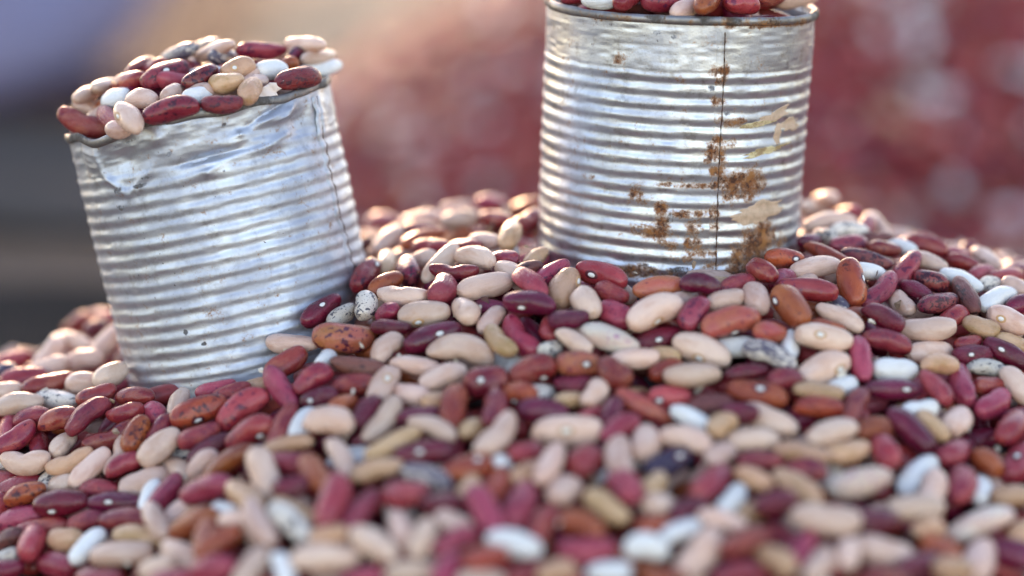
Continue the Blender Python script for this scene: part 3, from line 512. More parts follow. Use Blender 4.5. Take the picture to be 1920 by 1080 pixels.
(3302,-10284,-4342,0.829,0.556,0.002,-0.054,1145,751,624,'W','-3',None,'white bean below an orange one at the bottom centre right','beans on the mixed heap'),
(3526,-9467,-4022,0.946,-0.061,0.001,0.319,1080,613,549,'O','-8',None,'rusty orange bean below a cream one at the bottom centre right','beans on the mixed heap'),
(1710,-9610,-3972,0.899,0.363,0.018,-0.244,1319,729,650,'O','-3',None,'rusty orange bean, slanting down rightward, at the bottom centre right','beans on the mixed heap'),
(1830,-10434,-4356,-0.409,0.908,0.087,-0.019,1487,749,587,'P','-2',None,'rose pink bean, level, at the bottom centre right','beans on the mixed heap'),
(2358,-11122,-4709,-0.131,0.988,0.082,0.009,1144,686,552,'W','-6',None,'white bean below a pink one at the bottom centre right','beans on the mixed heap'),
(4539,-10444,-4477,-0.312,0.836,0.43,0.137,1720,892,778,'C','-7',None,'large cream bean at the bottom centre right','beans on the mixed heap'),
(5634,-10477,-4140,0.24,0.908,0.269,0.211,1332,752,589,'R','-0',None,'brick red bean left of a red one at the bottom right','beans on the mixed heap'),
(4404,-8851,-3794,0.943,0.204,-0.035,0.263,1148,677,529,'M','-0',None,'dark maroon bean at the bottom centre right','beans on the mixed heap'),
(3705,-11348,-4756,-0.194,0.981,0.013,-0.007,1133,628,500,'O','-1',None,'rusty orange bean left of a cream one at the bottom centre right','beans on the mixed heap'),
(5424,-11404,-4702,0.924,0.359,-0.004,0.128,1276,657,574,'P','-3',None,'rose pink bean, level, at the bottom right','beans on the mixed heap'),
(9320,8954,540,0.884,0.03,0.194,0.424,1720,592,528,'C','-4',None,'small cream bean, slanting down rightward, on the sunlit crest right of the upright can','beans on the mixed heap'),
(9692,9160,872,0.784,-0.009,-0.103,-0.613,1720,580,497,'C','-5',None,'small cream bean, level, on the sunlit crest right of the upright can','beans on the mixed heap'),
(9481,5960,721,0.768,0.621,0.09,0.129,1720,675,534,'C','b1',None,'curved cream bean on the sunlit crest right of the upright can','beans on the mixed heap'),
(9942,5280,596,0.942,0.255,0.095,0.195,1331,602,490,'S','-7',None,'cream bean with black speckles on the sunlit crest right of the upright can','beans on the mixed heap'),
(9200,4715,530,0.733,-0.413,0.221,-0.492,1080,580,482,'S','-5',None,'small cream bean with black speckles on the sunlit crest right of the upright can','beans on the mixed heap'),
(8682,4071,520,0.035,0.894,0.441,-0.069,1080,580,488,'M','-1',None,'small dark maroon bean on the sunlit crest right of the upright can','beans on the mixed heap'),
(10361,9000,441,0.713,-0.298,0.061,-0.632,1720,592,513,'P','-2',None,'slanting up rightward rose pink bean right of cream, above pink and above speckled cream beans','beans on the mixed heap'),
(10557,6474,475,0.114,0.804,0.549,0.2,1720,643,572,'P','-1',None,'slanting up rightward rose pink bean left of cream, above brown and below pink beans','beans on the mixed heap'),
(11086,7681,318,0.084,0.762,-0.617,-0.179,1720,718,628,'C','-1',None,'cream bean on the sunlit crest right of the upright can','beans on the mixed heap'),
(10746,5138,391,0.607,-0.761,-0.149,0.175,1161,580,474,'D','-7',None,'small dark brown shrivelled bean on the sunlit crest right of the upright can','beans on the mixed heap'),
(9803,4166,419,-0.183,0.943,0.27,-0.071,1409,627,532,'Ps','-8',None,'rose bean streaked with dark marks on the sunlit crest right of the upright can','beans on the mixed heap'),
(10872,4168,282,0.047,0.991,0.11,-0.058,1080,594,491,'R','-3',None,'brick red bean, level, on the sunlit crest right of the upright can','beans on the mixed heap'),
(11436,4648,215,0.925,-0.093,0.043,-0.366,1080,580,515,'W','-2',None,'small white bean on the sunlit crest right of the upright can','beans on the mixed heap'),
(9075,2803,353,0.909,-0.172,0.193,-0.326,1720,616,490,'O','-7',None,"rusty orange bean, slanting down rightward, right of the upright can's foot",'beans on the mixed heap'),
(10180,2931,223,0.024,0.979,-0.173,-0.102,1588,650,569,'Ms','-1',None,"maroon bean heavily blotched with black right of the upright can's foot",'beans on the mixed heap'),
(7728,1949,447,0.976,-0.065,0.028,0.206,1249,658,609,'O','-1',35,"rusty orange bean showing its white eye, level, right of the upright can's foot",'beans on the mixed heap'),
(6990,470,387,0.116,0.891,-0.398,-0.187,1080,697,626,'R','-2',None,"brick red bean right of the upright can's foot",'beans on the mixed heap'),
(7585,895,40,0.895,0.041,0.003,0.444,1080,626,580,'P','-3',-20,"small rose pink bean showing its white eye right of the upright can's foot",'beans on the mixed heap'),
(8606,1771,198,0.956,0.189,0.027,0.222,1720,672,597,'C','-3',None,"cream bean, level, right of the upright can's foot",'beans on the mixed heap'),
(10166,2141,26,0.058,0.982,0.145,-0.102,1080,580,494,'W','-2',None,"white bean, level, right of the upright can's foot",'beans on the mixed heap'),
(11228,2573,-63,-0.055,0.884,0.378,0.269,1720,712,572,'Ps','-2',None,'rose bean streaked with dark marks on the right shoulder','beans on the mixed heap'),
(9546,881,-50,0.408,-0.6,0.688,0.028,1720,824,763,'O','-5',-1,"rusty orange bean showing its white eye, upright, right of the upright can's foot",'beans on the mixed heap'),
(10362,1309,-357,-0.43,0.786,0.444,0.007,1720,700,622,'Ps','b1',None,"curved rose bean streaked with dark marks right of the upright can's foot",'beans on the mixed heap'),
(8230,-24,-40,0.937,0.34,0.082,0.001,1720,724,630,'P','-5',None,"large rose pink bean right of the upright can's foot",'beans on the mixed heap'),
(6732,-624,-163,-0.064,0.738,-0.629,-0.238,1226,844,677,'C','-8',None,"cream bean, end-on, right of the upright can's foot",'beans on the mixed heap'),
(7644,-1039,-290,0.842,0.062,0.216,-0.491,1608,908,840,'O','-8',-16,"rusty orange bean showing its white eye, slanting down rightward, right of the upright can's foot",'beans on the mixed heap'),
(12020,3483,34,0.983,0.018,0.101,-0.155,1274,688,541,'C','-1',None,'cream bean above a blotched maroon one on the right shoulder','beans on the mixed heap'),
(11940,2143,-242,0.093,0.965,-0.192,-0.154,1113,678,583,'Ms','-7',None,'maroon bean heavily blotched with black, slanting down rightward, on the right shoulder','beans on the mixed heap'),
(11037,1236,-711,-0.261,0.779,-0.569,0.012,1080,666,564,'C','-3',None,'cream bean left of a maroon one on the right shoulder','beans on the mixed heap'),
(8996,310,-541,0.812,0.434,-0.02,-0.39,1080,580,510,'Sx','-7',None,"pale bean heavily streaked blue black right of the upright can's foot",'beans on the mixed heap'),
(9040,-759,-669,0.951,0.1,0.176,-0.233,1498,685,539,'C','-6',None,"cream bean, slanting down rightward, right of the upright can's foot",'beans on the mixed heap'),
(9561,-160,-756,0.899,0.252,0.111,0.34,1080,594,467,'O','-0',None,"small rusty orange bean right of the upright can's foot",'beans on the mixed heap'),
(10253,-594,-703,0.971,0.047,0.188,-0.143,1303,753,606,'M','-7',None,'dark maroon bean right of an orange one on the right shoulder','beans on the mixed heap'),
(8615,-1218,-862,0.985,-0.144,0.089,0.027,1095,580,471,'O','-8',None,"rusty orange bean, level, right of the upright can's foot",'beans on the mixed heap'),
(8451,-2070,-935,0.974,-0.208,0.07,0.05,1628,798,739,'C','-8',-10,"cream bean showing its white eye right of the upright can's foot",'beans on the mixed heap'),
(6999,-2043,-771,-0.231,0.933,0.247,-0.125,1080,646,535,'B','-0',None,"coral red bean right of the upright can's foot",'beans on the mixed heap'),
(6952,-2729,-1294,0.768,0.584,-0.022,-0.261,1634,732,612,'Sb','b0',None,'curved cream bean with blue black streaks in the upper right slope','beans on the mixed heap'),
(7561,-1853,-1208,-0.498,0.588,0.62,-0.151,1186,613,498,'W','-5',None,"white bean, upright, right of the upright can's foot",'beans on the mixed heap'),
(8403,-2810,-1640,0.95,0.041,-0.08,0.299,1720,918,850,'C','-4',13,'cream bean showing its white eye in the upper right slope','beans on the mixed heap'),
(9453,-2218,-1498,-0.16,0.699,-0.668,-0.199,1720,705,584,'P','-0',None,'rose pink bean left of a white one in the upper right slope','beans on the mixed heap'),
(10271,-1246,-1244,0.941,0.307,0.138,0.035,1468,713,604,'R','-7',None,'brick red bean, level, on the right shoulder','beans on the mixed heap'),
(10407,-2246,-1809,0.566,-0.799,-0.121,0.162,1394,736,627,'W','-2',None,'white bean below a red one in the upper right slope','beans on the mixed heap'),
(10258,-3043,-2140,0.975,-0.139,0.041,0.168,1720,626,580,'M','-0',15,'dark maroon bean showing its white eye below a white one in the upper right slope','beans on the mixed heap'),
(8852,-3227,-1988,-0.308,0.88,0.332,-0.143,1080,604,498,'W','-7',None,'white bean right of a tan one in the upper right slope','beans on the mixed heap'),
(6513,-4089,-2011,0.917,-0.365,0.119,-0.103,1687,778,720,'O','-5',5,'large rusty orange bean showing its white eye in the upper right slope','beans on the mixed heap'),
(7292,-3622,-1726,0.86,0.456,0.154,0.172,1080,664,556,'R','-0',None,'brick red bean left of a tan one in the upper right slope','beans on the mixed heap'),
(6246,-3299,-1625,0.985,-0.115,-0.071,0.111,1238,605,489,'M','-1',None,'dark maroon bean above an orange one in the upper right slope','beans on the mixed heap'),
(8069,-4481,-2269,0.991,0.082,0.034,0.097,1379,688,593,'O','-7',None,'rusty orange bean in the upper right slope','beans on the mixed heap'),
(8143,-3959,-1969,-0.193,0.979,0.027,-0.06,1416,632,493,'T','-6',None,'tan bean above an orange one in the upper right slope','beans on the mixed heap'),
(11471,-142,-1109,-0.297,0.952,-0.062,0.036,1780,786,657,'C','-7',None,'large cream bean on the right shoulder','beans on the mixed heap'),
(11535,-611,-1691,0.848,0.464,0.144,0.214,1645,686,588,'C','-8',None,'cream bean, level, in the upper right slope','beans on the mixed heap'),
(6745,-4859,-2525,-0.457,0.842,-0.288,0.017,1717,770,618,'C','-2',None,'cream bean, slanting down rightward, on the middle right slope','beans on the mixed heap'),
(6255,-5928,-2804,0.965,0.26,0.011,0.019,1391,702,624,'C','-4',None,'cream bean, level, on the middle right slope','beans on the mixed heap'),
(9120,-4115,-2348,0.8,0.181,-0.078,0.566,1708,655,534,'R','-3',None,'brick red bean, slanting up rightward, in the upper right slope','beans on the mixed heap'),
(8349,-5569,-2660,0.898,0.333,0.064,0.279,1669,706,591,'C','-0',None,'cream bean, slanting up rightward, on the middle right slope','beans on the mixed heap'),
(5968,-5060,-2271,-0.488,0.839,-0.17,0.168,1080,649,522,'M','-2',None,'dark maroon bean right of a tan one in the upper right slope','beans on the mixed heap'),
(7479,-6474,-2981,-0.261,0.963,-0.052,-0.051,1575,636,562,'T','-0',None,'tan bean above a red one on the middle right slope','beans on the mixed heap'),
(8719,-5877,-3083,-0.414,0.876,0.227,-0.095,1430,671,587,'T','-1',None,'tan bean below a cream one on the middle right slope','beans on the mixed heap'),
(9523,-4841,-2777,0.807,0.526,0.143,0.227,1152,680,579,'O','-3',None,'rusty orange bean, level, on the middle right slope','beans on the mixed heap'),
(10512,-4493,-2873,0.91,0.053,0.244,-0.33,1720,869,706,'M','-8',None,'dark maroon bean, slanting down rightward, on the middle right slope','beans on the mixed heap'),
(10912,-3523,-2562,-0.405,0.877,0.223,-0.135,1164,630,555,'W','-7',None,'white bean above a tan one in the upper right slope','beans on the mixed heap'),
(9726,-5679,-3154,0.726,0.185,0.108,-0.654,1211,766,680,'P','-5',None,'rose pink bean, upright, on the middle right slope','beans on the mixed heap'),
(11150,-4264,-2845,0.505,-0.757,0.413,0.038,1148,595,506,'T','-2',None,'tan bean below a white one on the middle right slope','beans on the mixed heap'),
(6352,-6890,-3076,0.988,-0.153,0.003,0.028,1205,634,547,'R','-1',None,'brick red bean below a cream one on the middle right slope','beans on the mixed heap'),
(6123,-7652,-3316,0.208,0.936,-0.237,-0.153,1130,628,546,'T','-6',None,'tan bean above a white one on the middle right slope','beans on the mixed heap'),
(7221,-7959,-3468,0.853,0.272,0.053,-0.443,1720,744,587,'T','-6',None,'tan bean below a tan one on the middle right slope','beans on the mixed heap'),
(7515,-7020,-3315,0.89,0.449,0.055,0.06,1163,691,564,'R','-3',None,'brick red bean below a tan one on the middle right slope','beans on the mixed heap'),
(8848,-7293,-3529,0.05,0.991,-0.034,0.116,1727,870,782,'Cs','-1',None,'large pale cream bean blushed with purple on the middle right slope','beans on the mixed heap'),
(10584,-5706,-3812,0.873,0.183,-0.127,0.433,1720,791,697,'W','-2',None,'white bean on the middle right slope','beans on the mixed heap'),
(6585,-8864,-3609,0.012,0.988,0.147,0.045,1188,767,648,'M','-8',None,'dark maroon bean right of a tan one at the bottom right','beans on the mixed heap'),
(7796,-9347,-3880,-0.265,0.962,-0.07,-0.008,1797,879,744,'C','-6',None,'large cream bean at the bottom right','beans on the mixed heap'),
(10246,-7960,-4007,0.863,0.449,0.16,0.166,1720,747,655,'C','-5',None,'cream bean above a tan one at the bottom right','beans on the mixed heap'),
(9159,-8851,-4073,-0.149,0.967,0.188,-0.089,1351,679,575,'M','-2',None,'dark maroon bean left of a cream one at the bottom right','beans on the mixed heap'),
(10486,-8455,-4416,0.719,0.603,0.289,0.189,1080,651,551,'T','-7',None,'tan bean above an orange one at the bottom right','beans on the mixed heap'),
(9218,-9558,-4648,-0.17,0.977,0.045,-0.117,1563,871,725,'C','-3',None,'cream bean, level, left of a maroon one at the bottom right','beans on the mixed heap'),
(8279,-10330,-4475,0.773,0.069,-0.175,0.606,1080,665,560,'C','-4',None,'cream bean, end-on, at the bottom right','beans on the mixed heap'),
(6450,-10835,-4469,0.844,0.403,0.006,-0.353,1155,691,540,'T','-6',None,'tan bean, slanting down rightward, at the bottom right','beans on the mixed heap'),
(7516,-10651,-4648,0.036,0.844,0.479,0.239,1335,690,619,'C','-3',None,'cream bean below a pink one at the bottom right','beans on the mixed heap'),
(5897,-9709,-4379,0.939,0.238,-0.036,0.245,1456,753,623,'R','-4',None,'brick red bean right of a red one at the bottom right','beans on the mixed heap'),
(7132,-10151,-4421,0.816,0.204,-0.084,0.534,1451,608,486,'P','-0',None,'rose pink bean, slanting up rightward, at the bottom right','beans on the mixed heap'),
(5651,-10808,-4871,0.859,0.512,0.006,0.005,1219,658,532,'R','-7',None,'brick red bean above a pink one at the bottom right','beans on the mixed heap'),
(9082,-10935,-4922,0.985,0.074,0.058,0.143,1227,661,583,'R','-2',None,'brick red bean left of a maroon one at the bottom right','beans on the mixed heap'),
(6061,-8485,-3968,0.891,0.182,0.196,0.368,1080,617,533,'T','-4',None,'tan bean left of a maroon one at the bottom right','beans on the mixed heap'),
(12213,4857,229,0.923,0.334,0.042,-0.185,1331,667,574,'R','-4',None,'brick red bean, slanting down rightward, on the sunlit crest right of the upright can','beans on the mixed heap'),
(13232,4395,-164,0.987,-0.08,0.133,0.03,1080,626,501,'R','-1',None,'brick red bean, slanting down rightward, on the right shoulder','beans on the mixed heap'),
(14053,5235,-245,0.773,-0.215,0.232,-0.55,1685,600,530,'C','-2',None,'cream bean above a pink one on the right shoulder','beans on the mixed heap'),
(13169,5286,-108,0.02,0.933,0.353,-0.063,1170,600,469,'P','-3',None,'small rose pink bean above a red one on the right shoulder','beans on the mixed heap'),
(15033,5280,-591,-0.168,0.902,0.392,-0.072,1720,601,482,'R','-0',None,'brick red bean right of a red one on the right shoulder','beans on the mixed heap'),
(14427,3953,-492,0.146,0.931,0.333,-0.017,1433,580,498,'R','-7',None,'small brick red bean right of a speckled cream one on the right shoulder','beans on the mixed heap'),
(13709,3960,-445,0.883,0.242,0.133,0.379,1342,580,520,'P','-3',None,'small rose pink bean above a speckled cream one on the right shoulder','beans on the mixed heap'),
(13838,3034,-557,-0.452,0.785,0.317,-0.283,1080,580,474,'S','-5',None,'small cream bean with black speckles on the right shoulder','beans on the mixed heap'),
(12897,2661,-345,0.97,-0.038,0.145,-0.191,1362,648,564,'W','-1',None,'white bean, slanting down rightward, on the right shoulder','beans on the mixed heap'),
(12885,1614,-550,-0.071,0.765,-0.608,-0.202,1720,674,564,'D','-8',None,'dark brown shrivelled bean on the right shoulder','beans on the mixed heap'),
(13826,1942,-737,0.906,0.156,0.023,0.394,1720,676,589,'W','-4',None,'white bean, slanting up rightward, on the right shoulder','beans on the mixed heap'),
(14558,2761,-604,0.884,-0.261,0.272,-0.276,1082,651,563,'C','-0',None,'cream bean right of a white one on the right shoulder','beans on the mixed heap'),
(14499,1813,-889,0.816,0.471,0.174,0.284,1219,612,496,'M','-3',None,'small dark maroon bean on the right shoulder','beans on the mixed heap'),
(12011,996,-636,0.004,0.953,0.3,0.042,1411,700,580,'Ms','-3',None,'maroon bean heavily blotched with black, slanting up rightward, on the right shoulder','beans on the mixed heap'),
(11477,1594,-417,0.926,-0.111,0.177,-0.315,1080,580,499,'M','-2',None,'dark maroon bean right of a cream one on the right shoulder','beans on the mixed heap'),
(12375,616,-997,0.844,0.371,0.047,0.383,1186,666,535,'R','-6',None,'brick red bean below a blotched maroon one on the right shoulder','beans on the mixed heap'),
(13967,889,-1110,0.978,-0.025,0.176,-0.109,1292,757,700,'C','-8',-14,'cream bean showing its white eye on the right shoulder','beans on the mixed heap'),
(13141,476,-1211,-0.359,0.924,-0.072,-0.109,1115,664,534,'T','-6',None,'tan bean above a red one on the right shoulder','beans on the mixed heap'),
(12732,-10,-1562,-0.044,0.931,0.359,-0.039,1080,597,499,'R','-1',None,'small brick red bean below a tan one on the right shoulder','beans on the mixed heap'),
(13767,-267,-1801,0.946,-0.132,0.249,-0.163,1462,679,629,'M','-5',-12,'dark maroon bean showing its white eye, slanting down rightward, in the upper right slope','beans on the mixed heap'),
(14056,271,-1656,-0.3,0.945,-0.062,-0.115,1147,580,508,'T','-4',None,'tan bean above a maroon one on the right shoulder','beans on the mixed heap'),
(12750,-607,-1758,0.978,-0.115,0.021,0.176,1255,626,580,'M','-5',-17,'dark maroon bean showing its white eye below a red one in the upper right slope','beans on the mixed heap'),
(13100,-880,-2087,0.946,0.296,0.098,0.084,1199,594,473,'S','-7',None,'cream bean with black speckles in the upper right slope','beans on the mixed heap'),
(11633,-1940,-1732,0.941,0.252,0.107,0.197,1174,650,575,'T','-7',None,'tan bean above a pink one in the upper right slope','beans on the mixed heap'),
(12300,-1915,-2287,-0.099,0.705,-0.664,-0.227,1649,803,679,'P','-7',None,'rose pink bean right of a pink one in the upper right slope','beans on the mixed heap'),
(11433,-2827,-2144,0.831,-0.166,0.381,-0.37,1337,705,567,'P','-6',None,'rose pink bean, slanting down rightward, in the upper right slope','beans on the mixed heap'),
(13885,-1521,-2442,0.131,0.849,-0.378,-0.345,1474,746,650,'C','-4',None,'cream bean, slanting down rightward, in the upper right slope','beans on the mixed heap'),
(13063,-1636,-2397,0.602,-0.745,-0.173,0.229,1080,620,516,'R','-4',None,'brick red bean below a speckled cream one in the upper right slope','beans on the mixed heap'),
(13056,-2438,-2675,-0.457,0.776,0.412,-0.135,1587,737,597,'P','-1',None,'rose pink bean, slanting up rightward, in the upper right slope','beans on the mixed heap'),
(11930,-3481,-2912,-0.191,0.814,0.547,0.03,1253,819,645,'C','-5',None,'cream bean right of a tan one on the middle right slope','beans on the mixed heap'),
(13361,-3546,-3053,-0.072,0.839,0.528,0.115,1615,792,658,'R','-4',None,'brick red bean, slanting up rightward, on the middle right slope','beans on the mixed heap'),
(13760,-2449,-3087,0.975,0.146,0.066,0.154,1159,669,565,'M','-5',None,'dark maroon bean, level, on the middle right slope','beans on the mixed heap'),
(11645,-4869,-3386,-0.318,0.849,0.412,-0.088,1199,743,586,'P','-4',None,'rose pink bean, end-on, on the middle right slope','beans on the mixed heap'),
(12517,-4934,-3657,0.433,0.745,-0.395,-0.318,1124,775,663,'O','-2',None,'rusty orange bean, end-on, on the middle right slope','beans on the mixed heap'),
(13432,-4382,-3803,0.741,-0.477,-0.389,0.269,1720,842,779,'P','-4',-9,'rose pink bean showing its white eye on the middle right slope','beans on the mixed heap'),
(11627,-6295,-3897,-0.197,0.759,0.62,0.034,1544,853,755,'R','-6',None,'brick red bean, upright, on the middle right slope','beans on the mixed heap'),
(12222,-5771,-4179,-0.361,0.698,0.611,-0.1,1104,642,560,'W','-1',None,'small white bean on the middle right slope','beans on the mixed heap'),
(13048,-6019,-4252,0.983,-0.006,0.049,0.174,1295,673,589,'T','-5',None,'tan bean below a pink one at the bottom right','beans on the mixed heap'),
(11895,-7616,-4566,0.96,0.19,-0.206,0.023,1923,749,609,'Cs','-3',None,'large pale cream bean blushed with purple at the bottom right','beans on the mixed heap'),
(10810,-6674,-3863,-0.267,0.763,0.588,-0.039,1599,757,630,'C','-7',None,'cream bean, upright, on the middle right slope','beans on the mixed heap'),
(12685,-8236,-5119,0.845,0.506,0.099,-0.146,1209,801,640,'M','-5',None,'dark maroon bean, slanting down rightward, at the bottom right','beans on the mixed heap'),
(11685,-9060,-5041,0.543,-0.642,-0.488,0.234,1720,884,764,'C','-4',None,'cream bean below a blushed one at the bottom right','beans on the mixed heap'),
(10888,-10152,-4912,-0.136,0.963,0.21,-0.101,1160,729,602,'T','-0',None,'tan bean below an orange one at the bottom right','beans on the mixed heap'),
(13059,-7466,-4824,0.886,0.238,0.04,0.396,1095,691,562,'T','-0',None,'tan bean, end-on, at the bottom right','beans on the mixed heap'),
(10055,-9977,-4929,0.582,-0.731,-0.291,0.205,1642,726,613,'M','-2',None,'dark maroon bean, slanting up rightward, at the bottom right','beans on the mixed heap'),
(10712,-9100,-4732,-0.313,0.934,-0.072,-0.159,1126,676,594,'O','-4',None,'rusty orange bean at the bottom right','beans on the mixed heap'),
(-12315,3730,4071,0.602,-0.772,0.204,0.022,1720,808,694,'R','b1',None,'curved brick red bean at the left rim of the tilted can','beans heaped in the tilted can'),
(-12280,4989,4272,0.879,0.27,-0.055,-0.388,1720,580,482,'C','-7',None,'small cream bean, slanting down rightward, at the left rim of the tilted can','beans heaped in the tilted can'),
(-12347,4859,4735,0.773,-0.217,-0.199,0.561,1720,580,482,'C','-1',None,'small cream bean, slanting up rightward, at the left rim of the tilted can','beans heaped in the tilted can'),
(-11334,3556,4794,-0.234,0.893,-0.289,0.252,1080,708,560,'W','-5',None,'white bean at the left rim of the tilted can','beans heaped in the tilted can'),
(-11796,5156,4920,0.832,-0.044,0.021,0.553,1720,580,458,'C','-3',None,'small cream bean above a white one at the left rim of the tilted can','beans heaped in the tilted can'),
(-11400,2779,4319,-0.464,0.718,-0.479,0.198,1720,580,461,'R','-5',None,'small brick red bean at the left rim of the tilted can','beans heaped in the tilted can'),
(-10639,937,4614,0.84,0.021,0.173,-0.514,1591,717,664,'C','-0',-6,'cream bean showing its white eye at the middle of the tilted can','beans heaped in the tilted can'),
(-11010,1582,4213,-0.199,0.892,-0.379,0.149,1080,580,507,'C','-3',None,'small cream bean below a red one at the left rim of the tilted can','beans heaped in the tilted can'),
(-10408,2207,4952,0.912,0.267,-0.13,-0.284,1138,700,574,'C','-1',None,'cream bean at the middle of the tilted can','beans heaped in the tilted can'),
(-9454,945,4836,0.955,0.276,-0.113,0.001,1662,755,679,'Rs','-3',None,'red bean with dark speckles below a cream one at the middle of the tilted can','beans heaped in the tilted can'),
(-9560,2189,5127,0.347,0.751,0.498,0.259,1080,603,513,'C','-1',None,'small cream bean at the middle of the tilted can','beans heaped in the tilted can'),
(-11096,4286,5164,-0.18,0.875,-0.38,0.239,1720,657,584,'R','-6',None,'brick red bean right of a cream one at the middle of the tilted can','beans heaped in the tilted can'),
(-10882,5470,5411,0.269,0.77,0.514,0.266,1720,592,501,'R','-6',None,'slanting up rightward brick red bean left of red, right of red and above cream beans','beans heaped in the tilted can'),
(-10539,5183,5262,0.335,0.827,-0.412,0.186,1720,692,541,'R','-0',None,'slanting up rightward brick red bean right of red, right of red and above cream beans','beans heaped in the tilted can'),
(-9921,3617,5473,0.911,-0.237,-0.212,0.262,1598,804,744,'Rs','-2',-6,'red bean with dark speckles showing its white eye at the middle of the tilted can','beans heaped in the tilted can'),
(-9405,5516,5500,0.035,0.85,-0.51,-0.129,1720,628,491,'R','-7',None,'small brick red bean at the top of the tilted can','beans heaped in the tilted can'),
(-9744,5352,5846,-0.291,0.867,-0.297,0.274,1720,594,464,'Sx','-8',None,'pale bean heavily streaked blue black at the top of the tilted can','beans heaped in the tilted can'),
(-9060,6131,5925,0.893,-0.03,-0.143,-0.426,1720,580,502,'Sx','-7',None,'small pale bean heavily streaked blue black at the top of the tilted can','beans heaped in the tilted can'),
(-8809,2578,5569,-0.086,0.9,0.411,0.116,1322,671,540,'Ms','-1',None,'maroon bean heavily blotched with black at the middle of the tilted can','beans heaped in the tilted can'),
(-8825,1711,5124,0.809,0.424,0.141,0.382,1080,580,466,'W','-8',None,'small white bean at the middle of the tilted can','beans heaped in the tilted can'),
(-8047,970,5024,-0.371,0.927,0.052,0.0,1189,599,477,'Rs','-3',None,'red bean with dark speckles below a tan one at the middle of the tilted can','beans heaped in the tilted can'),
(-8034,2148,5463,-0.269,0.949,-0.128,0.1,1080,700,608,'T','-1',None,'tan bean, level, at the middle of the tilted can','beans heaped in the tilted can'),
(-7787,2977,5727,0.943,-0.167,-0.093,0.273,1080,694,642,'T','-6',-34,'tan bean showing its white eye at the middle of the tilted can','beans heaped in the tilted can'),
(-8251,5207,5700,0.894,-0.002,0.135,0.427,1720,642,595,'Sx','-1',-9,'level pale bean heavily streaked blue black right of cream, above tan and above tan beans','beans heaped in the tilted can'),
(-8614,5015,5998,0.918,0.009,-0.171,-0.358,1720,580,453,'C','-0',None,'cream bean, slanting up rightward, at the top of the tilted can','beans heaped in the tilted can'),
(-6885,3546,5623,-0.076,0.946,0.308,-0.067,1080,676,571,'W','-8',None,'white bean right of a cream one at the right rim of the tilted can','beans heaped in the tilted can'),
(-7302,5246,5965,0.9,-0.311,-0.062,0.298,1720,627,515,'Ps','-1',None,'rose bean streaked with dark marks at the top of the tilted can','beans heaped in the tilted can'),
(-6007,5395,6123,0.912,-0.131,0.038,-0.386,1720,580,481,'C','-3',None,'cream bean, level, at the top of the tilted can','beans heaped in the tilted can'),
(-6076,5670,5826,0.837,0.057,0.081,0.539,1720,580,498,'Ms','-7',None,'small maroon bean heavily blotched with black at the top of the tilted can','beans heaped in the tilted can'),
(-6390,5833,5492,0.147,0.831,0.536,0.024,1720,595,534,'O','-2',None,'small rusty orange bean at the top of the tilted can','beans heaped in the tilted can'),
(-5599,5333,5419,-0.228,0.885,0.401,-0.073,1720,595,465,'W','-2',None,'white bean below a cream one at the right rim of the tilted can','beans heaped in the tilted can'),
(-5648,5506,5727,-0.074,0.855,0.51,-0.055,1720,580,495,'C','-3',None,'small cream bean at the top of the tilted can','beans heaped in the tilted can'),
(-6067,2711,5472,0.775,0.487,0.214,0.342,1720,707,582,'Rs','-6',None,'red bean with dark speckles at the right rim of the tilted can','beans heaped in the tilted can'),
(-7270,2672,5369,-0.105,0.848,0.518,-0.019,1080,580,485,'C','-5',None,'small cream bean at the right rim of the tilted can','beans heaped in the tilted can'),
(-7317,1654,5288,0.735,0.27,-0.041,0.62,1146,665,578,'T','-2',None,'tan bean, slanting up rightward, at the middle of the tilted can','beans heaped in the tilted can'),
(1893,3887,7702,0.978,0.02,-0.106,-0.178,1116,645,529,'R','-1',None,'brick red bean left of a white one in the upright can, left','beans in the upright can'),
(2507,3081,7677,-0.249,0.93,-0.253,0.098,1251,580,508,'W','-3',None,'white bean in the upright can, left','beans in the upright can'),
(3229,2445,7745,0.888,0.019,-0.052,0.457,1080,636,549,'P','-4',None,'small rose pink bean in the upright can, left','beans in the upright can'),
(4227,2531,7729,-0.271,0.955,0.118,0.025,1255,729,651,'Ps','-3',None,'rose bean streaked with dark marks in the upright can, middle','beans in the upright can'),
(4842,2151,7532,-0.43,0.795,0.423,-0.064,1177,600,501,'C','-5',None,'small cream bean in the upright can, middle','beans in the upright can'),
(5472,2093,7819,-0.124,0.794,0.587,0.102,1720,731,598,'O','-0',None,'rusty orange bean in the upright can, middle','beans in the upright can'),
(6426,2610,7628,0.958,0.144,0.134,0.209,1156,797,632,'P','-6',None,'rose pink bean right of a cream one in the upright can, right','beans in the upright can'),
(8188,5027,7548,0.937,0.141,0.049,0.317,1720,817,674,'C','-4',None,'cream bean right of a red one in the upright can, right','beans in the upright can'),
(7319,3673,7718,-0.233,0.868,0.425,-0.108,1720,645,536,'R','-0',None,'brick red bean in the upright can, right','beans in the upright can'),
(3807,3269,7962,0.99,-0.012,-0.073,0.124,1244,704,563,'C','-6',None,'cream bean in the upright can, middle','beans in the upright can'),
(4965,3409,8012,0.928,0.222,0.021,-0.299,1401,705,596,'M','-7',None,'dark maroon bean in the upright can, middle','beans in the upright can'),
(6124,3980,7872,-0.182,0.913,0.364,-0.046,1720,707,604,'C','-3',None,'cream bean right of an orange one in the upright can, right','beans in the upright can'),
(2989,3921,7936,0.964,-0.08,-0.005,-0.253,1326,708,559,'R','-3',None,'brick red bean above a pink one in the upright can, left','beans in the upright can'),
(7667,6201,7768,0.905,-0.011,0.03,-0.424,1720,730,601,'P','-5',None,'rose pink bean above a red one in the upright can, right','beans in the upright can'),
]
